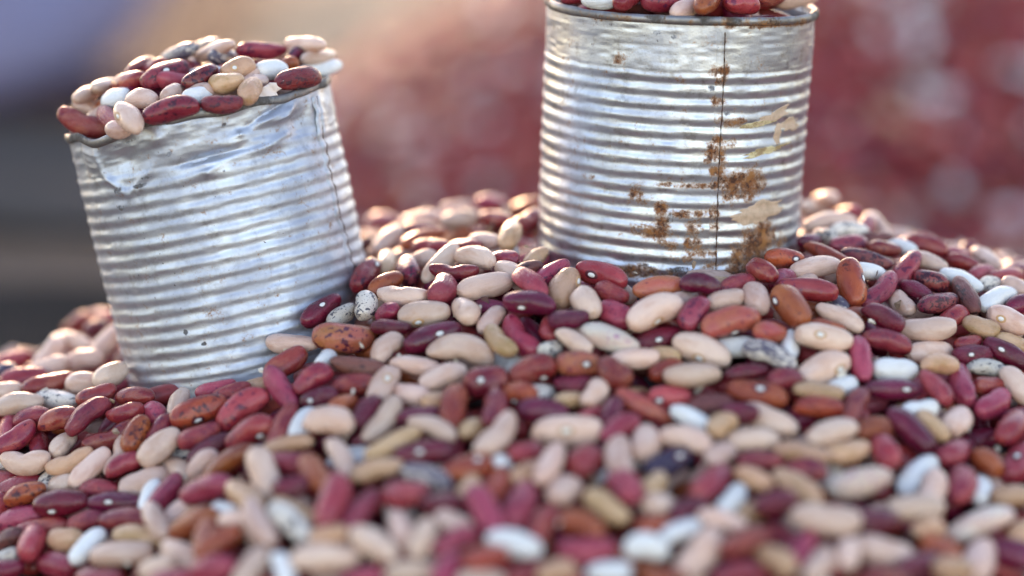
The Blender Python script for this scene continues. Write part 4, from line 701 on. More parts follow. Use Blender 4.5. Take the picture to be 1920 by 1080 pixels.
HEAP_PTS = [(443, -26, 21), (433, -229, -114), (422, -456, -219), (406, -766, -335), (388, -1123, -475), (979, 830, 57), (897, 368, 48), (894, 49, -10), (869, -209, -118), (838, -516, -262), (846, -958, -418), (1501, 803, -71), (1414, 297, -47), (1380, 79, -109), (1354, -98, -220), (1302, -434, -356), (1233, -876, -513), (-186, 1129, 22), (-173, 519, 35), (-167, 189, 22), (-163, -6, -29), (-160, -180, -125), (-155, -456, -219), (-148, -786, -330), (-142, -1121, -463), (-533, -31, -145), (-581, -201, -225), (-510, -419, -287), (-493, -689, -357), (-472, -1020, -468), (-748, -145, -299), (-722, -434, -356), (-698, -704, -424), (-751, -879, -526), (-971, -125, -350), (-963, -217, -446), (-920, -466, -509), (-931, -735, -571), (-1230, 132, -339), (-1207, -32, -389), (-1236, -150, -465), (-1221, -271, -552), (-1189, -495, -647), (-1548, 638, -366), (-1467, 175, -381), (-1440, 1, -476), (-1418, -146, -588), (-1386, -352, -693), (-1485, 841, -373), (-1299, 1058, -311), (-1197, 443, -320), (34, 1128, 16), (-429, 918, -10), (506, 1125, 2), (-1600, 1600, -660), (-1600, 2400, -980), (-500, 2000, -400), (-500, 3000, -900), (800, 2000, -320), (800, 3000, -850), (2000, 1600, -480), (2000, 2600, -900), (3000, 1000, -600), (3000, -500, -500), (3000, -1500, -850), (-2800, 500, -950), (-2800, -500, -1050), (0, -1900, -950), (1500, -1900, -980), (-1300, -1600, -1050), (-1000, -2000, -1150)]
FLAKE = (-0.06813, 0.01994, 0.05225)
CANS = [((-0.07394, 0.04235, -0.0378), (-0.20969, 0.08197, 0.97433), 0.084, 0.0397, 0.0376), ((0.04584, 0.0555, -0.00839), (0.04188, 0.0, 0.99912), 0.082, 0.04, 0.0383)]


BN = {'R': 'red_bean', 'P': 'red_bean', 'M': 'maroon_bean', 'O': 'red_bean', 'B': 'red_bean', 'C': 'cream_bean', 'T': 'cream_bean', 'W': 'white_bean', 'S': 'speckled_bean', 'D': 'shrivelled_bean', 'V': 'violet_bean'}
BEAN_P = []
for row in BEANS:
    px, py, pz, qw, qx, qy, qz, L, W, T, col, key, hoff, lab, grp = row
    key = (key[0], int(key[1]))
    o = bpy.data.objects.new(BN[col[0]], get_mesh(key, col)); link(o)
    o.rotation_mode = 'QUATERNION'; q = Quaternion((qw, qx, qy, qz)).normalized(); o.rotation_quaternion = q
    o.location = (px*1e-5, py*1e-5, pz*1e-5); o.scale = (L*1e-5, W*1e-5, T*1e-5)
    tag(o, lab, BN[col[0]].replace('_', ' '), grp)
    if hoff is not None:
        e = bpy.data.objects.new("eye", get_eye(key, max(-.2, min(.2, hoff/100)), col[0] in 'CTWS')); link(e, o)
    BEAN_P.append((px*1e-5, py*1e-5, pz*1e-5, *(q @ Vector((1, 0, 0))), L*1e-5, (W+T)*.25e-5))
BEAN_P = np.array(BEAN_P)

# ---------------------------------------------------------------- shape of the heap
HW = np.array(HEAP_PTS)*1e-4
def _tps(P, lam=2e-5):
    n = len(P); d = np.hypot(P[:, None, 0]-P[None, :, 0], P[:, None, 1]-P[None, :, 1])
    K = np.where(d > 0, d**2*np.log(d+1e-12), 0)+lam*np.eye(n)
    A = np.zeros((n+3, n+3)); A[:n, :n] = K; Q = np.c_[np.ones(n), P[:, :2]]; A[:n, n:] = Q; A[n:, :n] = Q.T
    return np.linalg.solve(A, np.r_[P[:, 2], 0, 0, 0])
_co = _tps(HW)
def heap_z(x, y):
    d = np.hypot(x[..., None]-HW[:, 0], y[..., None]-HW[:, 1])
    K = np.where(d > 0, d**2*np.log(d+1e-12), 0)
    return np.maximum(K@_co[:-3]+_co[-3]+_co[-2]*x+_co[-1]*y, GROUND_Z-.02)
GROUND_Z = -.10
def heap_n(x, y, e=.004):
    dx = (heap_z(x+e, y)-heap_z(x-e, y))/(2*e); dy = (heap_z(x, y+e)-heap_z(x, y-e))/(2*e)
    n = np.stack([-dx, -dy, np.ones_like(dx)], -1); return n/np.linalg.norm(n, axis=-1, keepdims=True)

# colours of the loose beans that are joined into one mass
PAL = np.array([RED, PINK, MAR, ORG, BRK, CRM, TAN, WHT, SPK, DRK]); PW = np.array([.27, .12, .20, .08, .04, .19, .04, .012, .012, .04]); PW /= PW.sum()
def mass_mat(name, rough=.38, dust=None, dustf=0):
    m = NT(name); at = m.n("Attribute", attribute_name="tint"); t = m.n("TexCoord")
    col = m.mix(m.math('MULTIPLY', m.ramp(m.noise(t.outputs["Object"], 420, 2), .45, .7), .35), at.outputs[0], (.10, .02, .03), 'MULTIPLY')
    if dust: col = m.mix(dustf, col, dust)
    m.l(col, m.bsdf.inputs["Base Color"]); m.bsdf.inputs["Roughness"].default_value = rough
    return m.m
def bean_mass(name, P, Dv, Nv, size, cols, mat, nr=12, ns=10, core=None):
    par = [shape_par(60+i, b) for i, b in enumerate((.06, .1, .18, .04))]
    temps = []
    for p_ in par:
        me = bean_mesh("t", p_, nr, ns); v = np.array([x.co[:] for x in me.vertices]); f = [tuple(p.vertices) for p in me.polygons]
        q4 = np.array([x for x in f if len(x) == 4]); q3 = np.array([x for x in f if len(x) == 3]); temps.append((v, q4, q3)); bpy.data.meshes.remove(me)
    Vs, F4, F3, Cs = [], [], [], []; off = 0
    for i in range(len(P)):
        v, q4, q3 = temps[i % 4]
        X = Dv[i]/np.linalg.norm(Dv[i]); Zx = Nv[i]-X*(Nv[i]@X); Zx /= np.linalg.norm(Zx); Y = np.cross(Zx, X)
        w = (v*size[i])@np.stack([X, Y, Zx])+P[i]
        Vs.append(w); F4.append(q4+off); F3.append(q3+off); Cs.append(np.repeat([cols[i]], len(v), 0)); off += len(v)
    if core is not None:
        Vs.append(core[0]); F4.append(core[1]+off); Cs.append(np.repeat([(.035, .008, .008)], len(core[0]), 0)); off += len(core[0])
    V = np.concatenate(Vs).astype(np.float32); F4 = np.concatenate(F4); F3 = np.concatenate(F3); Cc = np.concatenate(Cs)
    me = bpy.data.meshes.new(name); me.vertices.add(len(V)); me.vertices.foreach_set("co", V.ravel())
    me.loops.add(F4.size+F3.size); me.loops.foreach_set("vertex_index", np.concatenate([F4.ravel(), F3.ravel()]).astype(np.int32))
    me.polygons.add(len(F4)+len(F3)); me.polygons.foreach_set("loop_start", np.concatenate([np.arange(len(F4))*4, F4.size+np.arange(len(F3))*3]).astype(np.int32))
    me.update(calc_edges=True); me.polygons.foreach_set("use_smooth", [True]*len(me.polygons))
    ca = me.color_attributes.new("tint", 'FLOAT_COLOR', 'POINT'); ca.data.foreach_set("color", np.c_[Cc, np.ones(len(Cc))].astype(np.float32).ravel())
    me.materials.append(mat)
    return bpy.data.objects.new(name, me)
def rand_dirs(n, N, tilt=.35):
    a = rng.uniform(0, 2*math.pi, n); d = np.stack([np.cos(a), np.sin(a), 0*a], -1)
    d -= N*(d*N).sum(1)[:, None]; d /= np.linalg.norm(d, axis=1)[:, None]; d += N*rng.normal(0, tilt, n)[:, None]
    return d/np.linalg.norm(d, axis=1)[:, None]
def rand_size(n):
    L = rng.normal(.0150, .0014, n).clip(.0115, .0185); return np.stack([L, L*rng.uniform(.46, .56, n), L*rng.uniform(.38, .46, n)], -1)
def rand_col(n, w=PW, jit=.2):
    c = PAL[rng.choice(len(PAL), n, p=w)]; return np.clip(c*rng.uniform(1-jit, 1+jit, (n, 1)), 0, .85)
def jitter_grid(x0, x1, y0, y1, s):
    X, Y = np.meshgrid(np.arange(x0, x1, s), np.arange(y0, y1, s)); X = X+(np.arange(X.shape[0]) % 2)[:, None]*s/2
    return (X+rng.uniform(-.3, .3, X.shape)*s).ravel(), (Y+rng.uniform(-.3, .3, X.shape)*s).ravel()
def seg_dist(p, B):      # distance of points to the long axes of the single beans
    best = np.full(len(p), 9.)
    for o in (-.32, 0, .32):
        c = B[:, :3]+B[:, 3:6]*(B[:, 6]*o)[:, None]
        for i in range(0, len(p), 400):
            d = np.linalg.norm(p[i:i+400, None]-c[None], axis=-1).min(1); best[i:i+400] = np.minimum(best[i:i+400], d)
    return best
CANV = [(Vector(c[0]), Vector(c[1]).normalized(), c[2], c[3], c[4]) for c in CANS]
def in_can(p, grow=.004):
    m = np.zeros(len(p), bool)
    for b, a, H, Rt, Rb in CANV:
        b = np.array(b); a = np.array(a); d = p-b; h = d@a; r = np.linalg.norm(d-h[:, None]*a, axis=1)
        m |= (h > -.004) & (h < H+.004) & (r < Rb+(Rt-Rb)*np.clip(h/H, 0, 1)+grow)
    return m
# loose beans
Ps, Ns = [], []
for depth_in, depth_out, sp in ((.0082, .0036, .0102), (.0138, .0104, .0105)):
    x, y = jitter_grid(-.30, .33, -.235, .32, sp)
    z = heap_z(x, y); n = heap_n(x, y); ok = z > GROUND_Z-.004; x, y, z, n = x[ok], y[ok], z[ok], n[ok]
    s = np.stack([x, y, z], -1)
    near = seg_dist(s, BEAN_P) < .020
    p = s-n*np.where(near, depth_in, depth_out)[:, None]+rng.normal(0, .0012, s.shape)*[.3, .3, 1]
    keep = (seg_dist(p, BEAN_P) > .0052) & ~in_can(p, .0045)
    Ps.append(p[keep]); Ns.append(n[keep])
P = np.concatenate(Ps); N_ = np.concatenate(Ns); n = len(P)
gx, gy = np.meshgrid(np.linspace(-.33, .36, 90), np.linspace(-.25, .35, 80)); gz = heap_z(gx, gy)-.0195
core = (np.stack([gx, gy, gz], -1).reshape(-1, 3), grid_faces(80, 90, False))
M_MASS = mass_mat("loose_beans")
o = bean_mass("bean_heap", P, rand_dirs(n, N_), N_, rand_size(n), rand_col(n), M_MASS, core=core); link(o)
tag(o, "mixed red and cream beans heaped under and around the two tin cans", "bean heap", kind="stuff")

# chaff: broken skins, husk crumbs and grit caught between the beans
rc = np.random.default_rng(41); cb = bmesh.new(); cl = cb.loops.layers.float_color.new("tint")
for _ in range(520):
    x = rc.uniform(-.17, .19); y = rc.uniform(-.13, .12); z = float(heap_z(np.array([x]), np.array([y]))[0])+rc.uniform(-.0035, .0012)
    if in_can(np.array([[x, y, z]]), .002)[0]: continue
    M_ = Matrix.Translation((x, y, z)) @ Quaternion(rc.normal(size=4)).normalized().to_matrix().to_4x4(); L_ = rc.uniform(.0006, .0022)*(1.8 if rc.random() < .15 else 1); k_ = rc.integers(5, 8)
    top = [cb.verts.new(M_ @ Vector((L_*math.cos(a_)*rc.uniform(.6, 1.1), L_*.55*math.sin(a_)*rc.uniform(.6, 1.1), L_*.12*math.sin(2*a_)))) for a_ in np.linspace(0, 2*math.pi, k_, endpoint=False)]
    ap = [cb.verts.new(M_ @ Vector((0, 0, .0003*q_))) for q_ in (1, -1)]
    cc = ((.62, .52, .40), (.40, .26, .15), (.13, .05, .035), (.75, .68, .58))[rc.integers(4)]
    for j_ in range(k_):
        for q_, f_ in ((0, (top[j_], top[(j_+1) % k_], ap[0])), (1, (top[(j_+1) % k_], top[j_], ap[1]))):
            fc = cb.faces.new(f_)
            for lp in fc.loops: lp[cl] = (*cc, 1)
me = bpy.data.meshes.new("chaff"); cb.to_mesh(me); cb.free(); me.materials.append(mass_mat("chaff", .7))
o = link(bpy.data.objects.new("chaff", me)); tag(o, "crumbs of husk and grit scattered between the beans", "chaff", kind="stuff")
# fill of the two cans under the single beans
def can_fill(i, prof, label):
    b, a, H, Rt, Rb = CANV[i]; b = np.array(b); a = np.array(a)
    e1 = np.cross(a, [0, 0, 1.]) if abs(a[2]) < .999 else np.array([1., 0, 0]); e1 /= np.linalg.norm(e1); e2 = np.cross(a, e1)
    Pp, Nn = [], []
    for dz, sp in ((.0045, .0088), (.010, .0095)):
        u, v = jitter_grid(-Rt, Rt, -Rt, Rt, sp); r = np.hypot(u, v); ok = r < Rt-.0098; u, v, r = u[ok], v[ok], r[ok]
        h = H+np.array([prof(q/Rt) for q in r])-dz
        Pp.append(b+u[:, None]*e1+v[:, None]*e2+h[:, None]*a); Nn.append(np.repeat([a], len(u), 0))
    p = np.concatenate(Pp); nn = np.concatenate(Nn); k_ = seg_dist(p, BEAN_P) > .0045; p, nn = p[k_], nn[k_]
    # a disc that closes the fill from below
    ang = np.linspace(0, 2*math.pi, 40, endpoint=False); rr = np.linspace(.001, Rb-.0012, 8)
    A, Rr = np.meshgrid(ang, rr); hh = H-.0145+0*A
    cv = (b+(Rr*np.cos(A))[..., None]*e1+(Rr*np.sin(A))[..., None]*e2+hh[..., None]*a).reshape(-1, 3)
    o = bean_mass("bean_fill", p, rand_dirs(len(p), nn), nn, rand_size(len(p))*.95, rand_col(len(p)), M_MASS, core=(cv, grid_faces(8, 40, True)))
    link(o); tag(o, label, "beans", kind="stuff")
can_fill(0, lambda q: .0125*(1-min(q, 1)**2.6), "mixed beans filling the tilted can under its heaped top layer")
can_fill(1, lambda q: .009*(1-min(q, 1)**2), "mixed beans filling the upright rusty can below its rim")
# a flake of shell lying on the beans of the tilted can
fp = [(-.0056, -.0017), (-.0040, -.0003), (-.0032, .0012), (-.0010, .0016), (.0006, .0024), (.0022, .0020), (.0040, .0027), (.0047, .0022), (.0030, .0012), (.0034, .0002), (.0018, -.0005), (.0022, -.0016), (.0002, -.0017), (-.0016, -.0021), (-.0038, -.0024)]
me = bpy.data.meshes.new("shell_flake"); bm = bmesh.new(); vs = [bm.verts.new((x, .0009*math.sin(x*300)+.0006*math.cos(y_*900), y_)) for x, y_ in fp]; bm.faces.new(vs)
bmesh.ops.triangulate(bm, faces=bm.faces[:]); bmesh.ops.subdivide_edges(bm, edges=bm.edges[:], cuts=2, use_grid_fill=True)
for v_ in bm.verts: v_.co.y += .0004*math.sin(v_.co.x*1900+v_.co.z*700)
bm.to_mesh(me); bm.free(); me.polygons.foreach_set("use_smooth", [True]*len(me.polygons)); me.materials.append(plain("dry_shell", (.80, .66, .58), .6))
o = link(bpy.data.objects.new("shell_flake", me)); o.location = FLAKE; o.rotation_euler = (R_(-18), R_(-12), R_(5)); sm = o.modifiers.new("t", 'SOLIDIFY'); sm.thickness = .0004
tag(o, "jagged pale flake of shell lying on the beans at the tilted can's right rim", "flake")
# ---------------------------------------------------------------- tin cans
def vnoise(x, y, seed, period=None):
    # smooth value noise, periodic in x
    g = np.random.default_rng(seed).uniform(-1, 1, (64, 64)); x = np.asarray(x); y = np.asarray(y)
    per = period or 64
    xi = np.floor(x).astype(int); yi = np.floor(y).astype(int); fx = x-xi; fy = y-yi; fx = fx*fx*(3-2*fx); fy = fy*fy*(3-2*fy)
    g00 = g[yi % 64, (xi % per) % 64]; g10 = g[yi % 64, ((xi+1) % per) % 64]; g01 = g[(yi+1) % 64, (xi % per) % 64]; g11 = g[(yi+1) % 64, ((xi+1) % per) % 64]
    return (g00*(1-fx)+g10*fx)*(1-fy)+(g01*(1-fx)+g11*fx)*fy
def tin_mat(name, dirt_amt, rough0, ta=(.60, .64, .70), tb=(.46, .49, .56)):
    m = NT(name); t = m.n("TexCoord"); v = t.outputs["Object"]
    at = m.n("Attribute", attribute_name="wear"); sep = m.n("SeparateColor"); m.l(at.outputs[0], sep.inputs[0])
    rust_a, grime_a = sep.outputs[0], sep.outputs[1]
    n1 = m.noise(v, 420, 5, .65); n2 = m.noise(v, 1500, 3, .6); n3 = m.noise(v, 90, 4, .6)
    nn = m.math('ADD', m.math('MULTIPLY', n1, .40), m.math('ADD', m.math('MULTIPLY', n2, .20), m.math('MULTIPLY', m.noise(v, 170, 5, .7, .6), .40)))
    rk = m.math('ADD', rust_a, m.math('MULTIPLY', m.math('SUBTRACT', nn, .5), 4.6))
    rust = m.ramp(rk, .52, 1.0)
    halo = m.ramp(rk, .22, .72)
    gk = m.math('ADD', grime_a, m.math('MULTIPLY', m.math('SUBTRACT', nn, .5), 2.0)); grime = m.ramp(gk, .42, .7)
    # small specks all over
    specks = m.ramp(m.noise(v, 900, 3, .55), .71, .76)
    tin = m.mix(m.ramp(n3, .35, .65), ta, tb)
    tin = m.mix(m.math('MULTIPLY', m.ramp(m.noise(v, 220, 4, .7), .5, .8), dirt_amt), tin, (.20, .18, .165))
    rcol = m.mix(m.ramp(m.noise(v, 700, 4, .7), .38, .62), (.27, .100, .035), (.065, .027, .018))
    rcol = m.mix(m.ramp(m.noise(v, 260, 2), .52, .66), rcol, (.34, .145, .05))
    col = m.mix(m.math('MULTIPLY', halo, .75), tin, (.40, .22, .10)); col = m.mix(rust, col, rcol)
    col = m.mix(m.math('MULTIPLY', grime, .85), col, (.055, .045, .038)); col = m.mix(m.math('MULTIPLY', specks, .8), col, (.07, .05, .04))
    m.l(col, m.bsdf.inputs["Base Color"])
    cover = m.math('MAXIMUM', m.math('MAXIMUM', rust, m.math('MULTIPLY', grime, .9)), m.math('MULTIPLY', specks, .8))
    m.l(m.ramp(cover, 0, 1, .96, .06), m.bsdf.inputs["Metallic"])
    base_r = m.ramp(n3, .3, .7, rough0-.06, rough0+.08)
    rr = m.math('ADD', base_r, m.math('MULTIPLY', cover, .4)); rr = m.math('ADD', rr, m.math('MULTIPLY', halo, .12)); m.l(rr, m.bsdf.inputs["Roughness"])
    h = m.math('ADD', m.math('MULTIPLY', n2, .25), m.math('MULTIPLY', rust, m.math('MULTIPLY', n1, .2))); h = m.math('ADD', h, m.math('MULTIPLY', m.noise(v, 60, 3), .9))
    m.bump(h, .5, .0005)
    return m.m
M_TINL = tin_mat("dull_tin", .5, .54); M_TINR = tin_mat("rusty_tin", .75, .41)
M_RIML = tin_mat("grimy_tin_rim", 1.0, .5, (.34, .33, .33), (.22, .21, .21)); M_RIMR = M_RIML
def paper_mat(name, a, b):
    m = NT(name); t = m.n("TexCoord"); v = t.outputs["Object"]
    m.l(m.mix(m.ramp(m.noise(v, 300, 4, .7), .4, .62), a, b), m.bsdf.inputs["Base Color"]); m.bsdf.inputs["Roughness"].default_value = .85
    m.bump(m.noise(v, 900, 3), .5, .0003); return m.m
M_PAPER = paper_mat("stuck_paper", (.62, .44, .31), (.50, .35, .24)); M_GLUE = paper_mat("yellowed_glue", (.66, .56, .32), (.36, .25, .13))

def can_profile(h, H, top, pitch, nrib, amp):
    # ribs: a rounded swell every pitch, flat band above and below
    u = (H-top-h)/pitch
    inside = np.clip(u, 0, 1)*np.clip(nrib-u, 0, 1)
    w = .5-.5*np.cos(2*math.pi*u)
    return amp*(w-.5)*np.clip(inside*2.5, 0, 1)
def build_can(idx, name, label, wear, top, pitch, nrib, amp, dent, mat, rimmat, seam_th, seam_fn, scraps, rim_wave):
    b, a, H, Rt, Rb = CANV[idx]
    root = link(bpy.data.objects.new(name, None)); root.empty_display_size = .02
    zc = a; yc = Vector((0, 1, 0)); yc = (yc-a*yc.dot(a)).normalized(); xc = yc.cross(zc)
    Mx = Matrix((xc, yc, zc)).transposed().to_4x4(); Mx.translation = b; root.matrix_world = Mx
    tag(root, label, "tin can", "tin cans full of beans")
    NS, NH = 480, 330
    th = np.linspace(0, 2*math.pi, NS, endpoint=False)[None, :]; h = np.linspace(0, H-.0012, NH)[:, None]
    def radius(th, h):
        R0 = Rb+(Rt-.0010-Rb)*(h/H)
        r = R0+can_profile(h, H, top, pitch, nrib, amp)+.00018*vnoise(th/(2*math.pi)*14, h*180, 5+idx, 14)+.00007*vnoise(th/(2*math.pi)*60, h*900, 15+idx, 60)
        r = r+np.where(h < .003, -(.003-h)*.25, 0)
        return r+dent(th, h)
    r = radius(th+0*h, h+0*th)
    hw = h+rim_wave(th)*np.clip((h-(H-.016))/.016, 0, 1)**1.5
    V = np.stack([r*np.sin(th), -r*np.cos(th), hw+0*r], -1)
    # inner skin
    ri = r-.0004; Vi = np.stack([ri*np.sin(th), -ri*np.cos(th), hw+0*r], -1)[::-1][::6]
    allv = np.concatenate([V.reshape(-1, 3), Vi.reshape(-1, 3)]); nrow = NH+Vi.shape[0]
    F = grid_faces(nrow, NS, True)
    me = mesh_from("body", allv, F, (mat,))
    TH = np.concatenate([(th+0*h).ravel(), np.repeat(th, Vi.shape[0], 0).ravel()]); HH = np.concatenate([(h+0*th).ravel(), np.repeat(h[::-1][::6], NS, 1).ravel()])
    TH = (TH+math.pi) % (2*math.pi)-math.pi
    rust = np.zeros(len(TH)); grime = np.zeros(len(TH))
    for (tq, hq, rt, rh, s, kind) in wear:
        dx = ((TH-math.radians(tq)+math.pi) % (2*math.pi)-math.pi)*Rt*1000/rt; dy = (HH*1000-hq)/rh
        f = s*np.clip(1.45-.85*np.sqrt(dx*dx+dy*dy), 0, 1)
        if kind == 'r': rust = np.maximum(rust, f)
        else: grime = np.maximum(grime, f)
    ca = me.color_attributes.new("wear", 'FLOAT_COLOR', 'POINT'); ca.data.foreach_set("color", np.c_[rust, grime, 0*rust, 1+0*rust].astype(np.float32).ravel())
    link(bpy.data.objects.new("body", me), root)
    # base disc
    A = np.linspace(0, 2*math.pi, 96, endpoint=False)[None, :]; rr = np.linspace(.0005, Rb-.0008, 14)[:, None]
    zb = .0012+.0006*np.sin(rr*900)+0*A
    me = mesh_from("base", np.stack([rr*np.sin(A), -rr*np.cos(A), zb], -1).reshape(-1, 3), grid_faces(14, 96, True), (mat,)); link(bpy.data.objects.new("base", me), root)
    # rolled rim
    NR = 12; ph = np.linspace(0, 2*math.pi, NR, endpoint=False)[:, None]; tr = np.linspace(0, 2*math.pi, 300, endpoint=False)[None, :]
    rtop = radius(tr, np.full_like(tr, H-.0012)); wob = 1+.12*vnoise(tr/(2*math.pi)*40, tr*0+3, 31+idx, 40)
    rc = rtop+(.0003 if idx else .0001)+(.0008 if idx else .0006)*wob*np.cos(ph); zz = H-.0012+rim_wave(tr)+.0013*wob*np.sin(ph)
    Vr = np.stack([rc*np.sin(tr), -rc*np.cos(tr), zz], -1).reshape(-1, 3)
    Fr = grid_faces(NR, 300, True); last = np.array([[(NR-1)*300+j, (NR-1)*300+(j+1) % 300, (j+1) % 300, j] for j in range(300)])
    me = mesh_from("rim", Vr, np.vstack([Fr, last]), (rimmat,))
    THr = ((tr+0*ph).ravel()+math.pi) % (2*math.pi)-math.pi; gr = .42+.3*vnoise(THr*9+20, THr*0+1, 77+idx); ru = np.zeros(len(THr)); 
    if idx == 1: ru = np.clip(.12+.5*(THr > .15)*np.clip(-np.sin(ph+0*tr).ravel()+.3, 0, 1)+.3*vnoise(THr*11+20, THr*0+2, 78), 0, 1)
    ca = me.color_attributes.new("wear", 'FLOAT_COLOR', 'POINT'); ca.data.foreach_set("color", np.c_[ru, np.clip(gr, 0, 1), 0*ru, 1+0*ru].astype(np.float32).ravel())
    link(bpy.data.objects.new("rim", me), root)
    # side seam: a thin folded ridge that runs down the wall, dark where the fold opens
    hs = np.linspace(.001, H-.004, 160); ths = np.array([seam_fn(q) for q in hs]); rs = np.array([float(radius(np.array(t_), np.array(q))) for t_, q in zip(ths, hs)])
    for nm, wd, hgt, offt, mt in (("seam", .0015, .00034, 0, mat), ("seam_groove", .00028 if idx else .0006, .00034, .0009, M_GROOVE)):
        cs = [(-1, -.3), (-.6, .8), (0, 1), (.6, .8), (1, -.3)]; Vv = []
        for q, t_, r0 in zip(hs, ths, rs):
            wv = 1+.35*math.sin(q*2600+idx)+.3*math.sin(q*1100)
            for cx, cz in cs:
                tt = t_+(offt+cx*wd*(wv if nm == "seam_groove" else 1))/r0; r1 = r0+cz*hgt; Vv.append((r1*math.sin(tt), -r1*math.cos(tt), q))
        me = mesh_from(nm, Vv, grid_faces(len(hs), 5, False), (mt,))
        cc = np.zeros((len(Vv), 4)); cc[:, 3] = 1
        if nm == "seam":
            HHs = np.repeat(hs, 5)*1000; f = np.zeros(len(HHs))
            for (tq, hq, rt, rh, s, kind) in wear:
                if kind == 'r' and abs(tq-math.degrees(seam_th)) < 6: f = np.maximum(f, s*np.clip(1.25-abs(HHs-hq)/rh, 0, 1))
            cc[:, 0] = f; cc[:, 1] = .1
        ca = me.color_attributes.new("wear", 'FLOAT_COLOR', 'POINT'); ca.data.foreach_set("color", cc.astype(np.float32).ravel())
        link(bpy.data.objects.new(nm, me), root)
    # scraps of paper and glue stuck to the wall
    for (tq, hq, rx, rh, rot, seed, mt, nm) in scraps:
        NU, NV = 96, 12; al = np.linspace(0, 2*math.pi, NU, endpoint=False)[None, :]; q = np.linspace(.02, 1, NV)[:, None]
        edge = 1+.34*vnoise(al/(2*math.pi)*7, al*0+seed, seed, 7)+.22*vnoise(al/(2*math.pi)*17, al*0+seed+5, seed+1, 17)+.13*vnoise(al/(2*math.pi)*41, al*0+seed+9, seed+2, 41)
        X = rx*q*edge*np.cos(al)*.001; Y = rh*q*edge*np.sin(al)*.001
        c_, s_ = math.cos(math.radians(rot)), math.sin(math.radians(rot)); X, Y = X*c_-Y*s_, X*s_+Y*c_
        hh = hq*.001+Y; tt = math.radians(tq)+X/Rt; r1 = radius(tt, hh)+.00022*np.clip((1-q)*8, -.3, 1)-.00004
        me = mesh_from(nm, np.stack([r1*np.sin(tt), -r1*np.cos(tt), hh], -1).reshape(-1, 3), grid_faces(NV, NU, True), (mt,)); link(bpy.data.objects.new(nm, me), root)
    return root
M_GROOVE = plain("seam_dirt", (.075, .040, .026), .7, .2)
def G2(th, h, t0, h0, st, sh, rot=0):
    dx = (((th-math.radians(t0)+math.pi) % (2*math.pi))-math.pi)*40; dy = (h*1000-h0)
    c_, s_ = math.cos(rot), math.sin(rot); u = dx*c_+dy*s_; v = -dx*s_+dy*c_
    q = (u/st)**2+(v/sh)**2
    return np.exp(-q**.75)
def dentL(th, h):
    d = 0
    for t0, h0, st, sh, rot, amp in DENTS_L: d = d+1.5*amp*.001*G2(th, h, t0, h0, st, sh, rot)
    band = np.clip((h-(.084-.017))/.006, 0, 1)
    cr = vnoise(th/(2*math.pi)*22, h*260, 91, 22); cr2 = vnoise(th/(2*math.pi)*90, h*1000, 92, 90)
    return d+band*(.00016*(1-2*abs(cr))+.00008*cr2)
def dentR(th, h):
    return .0002*G2(th, h, -20, 70, 9, 3)+.00025*vnoise(th/(2*math.pi)*9, h*60, 95, 9)
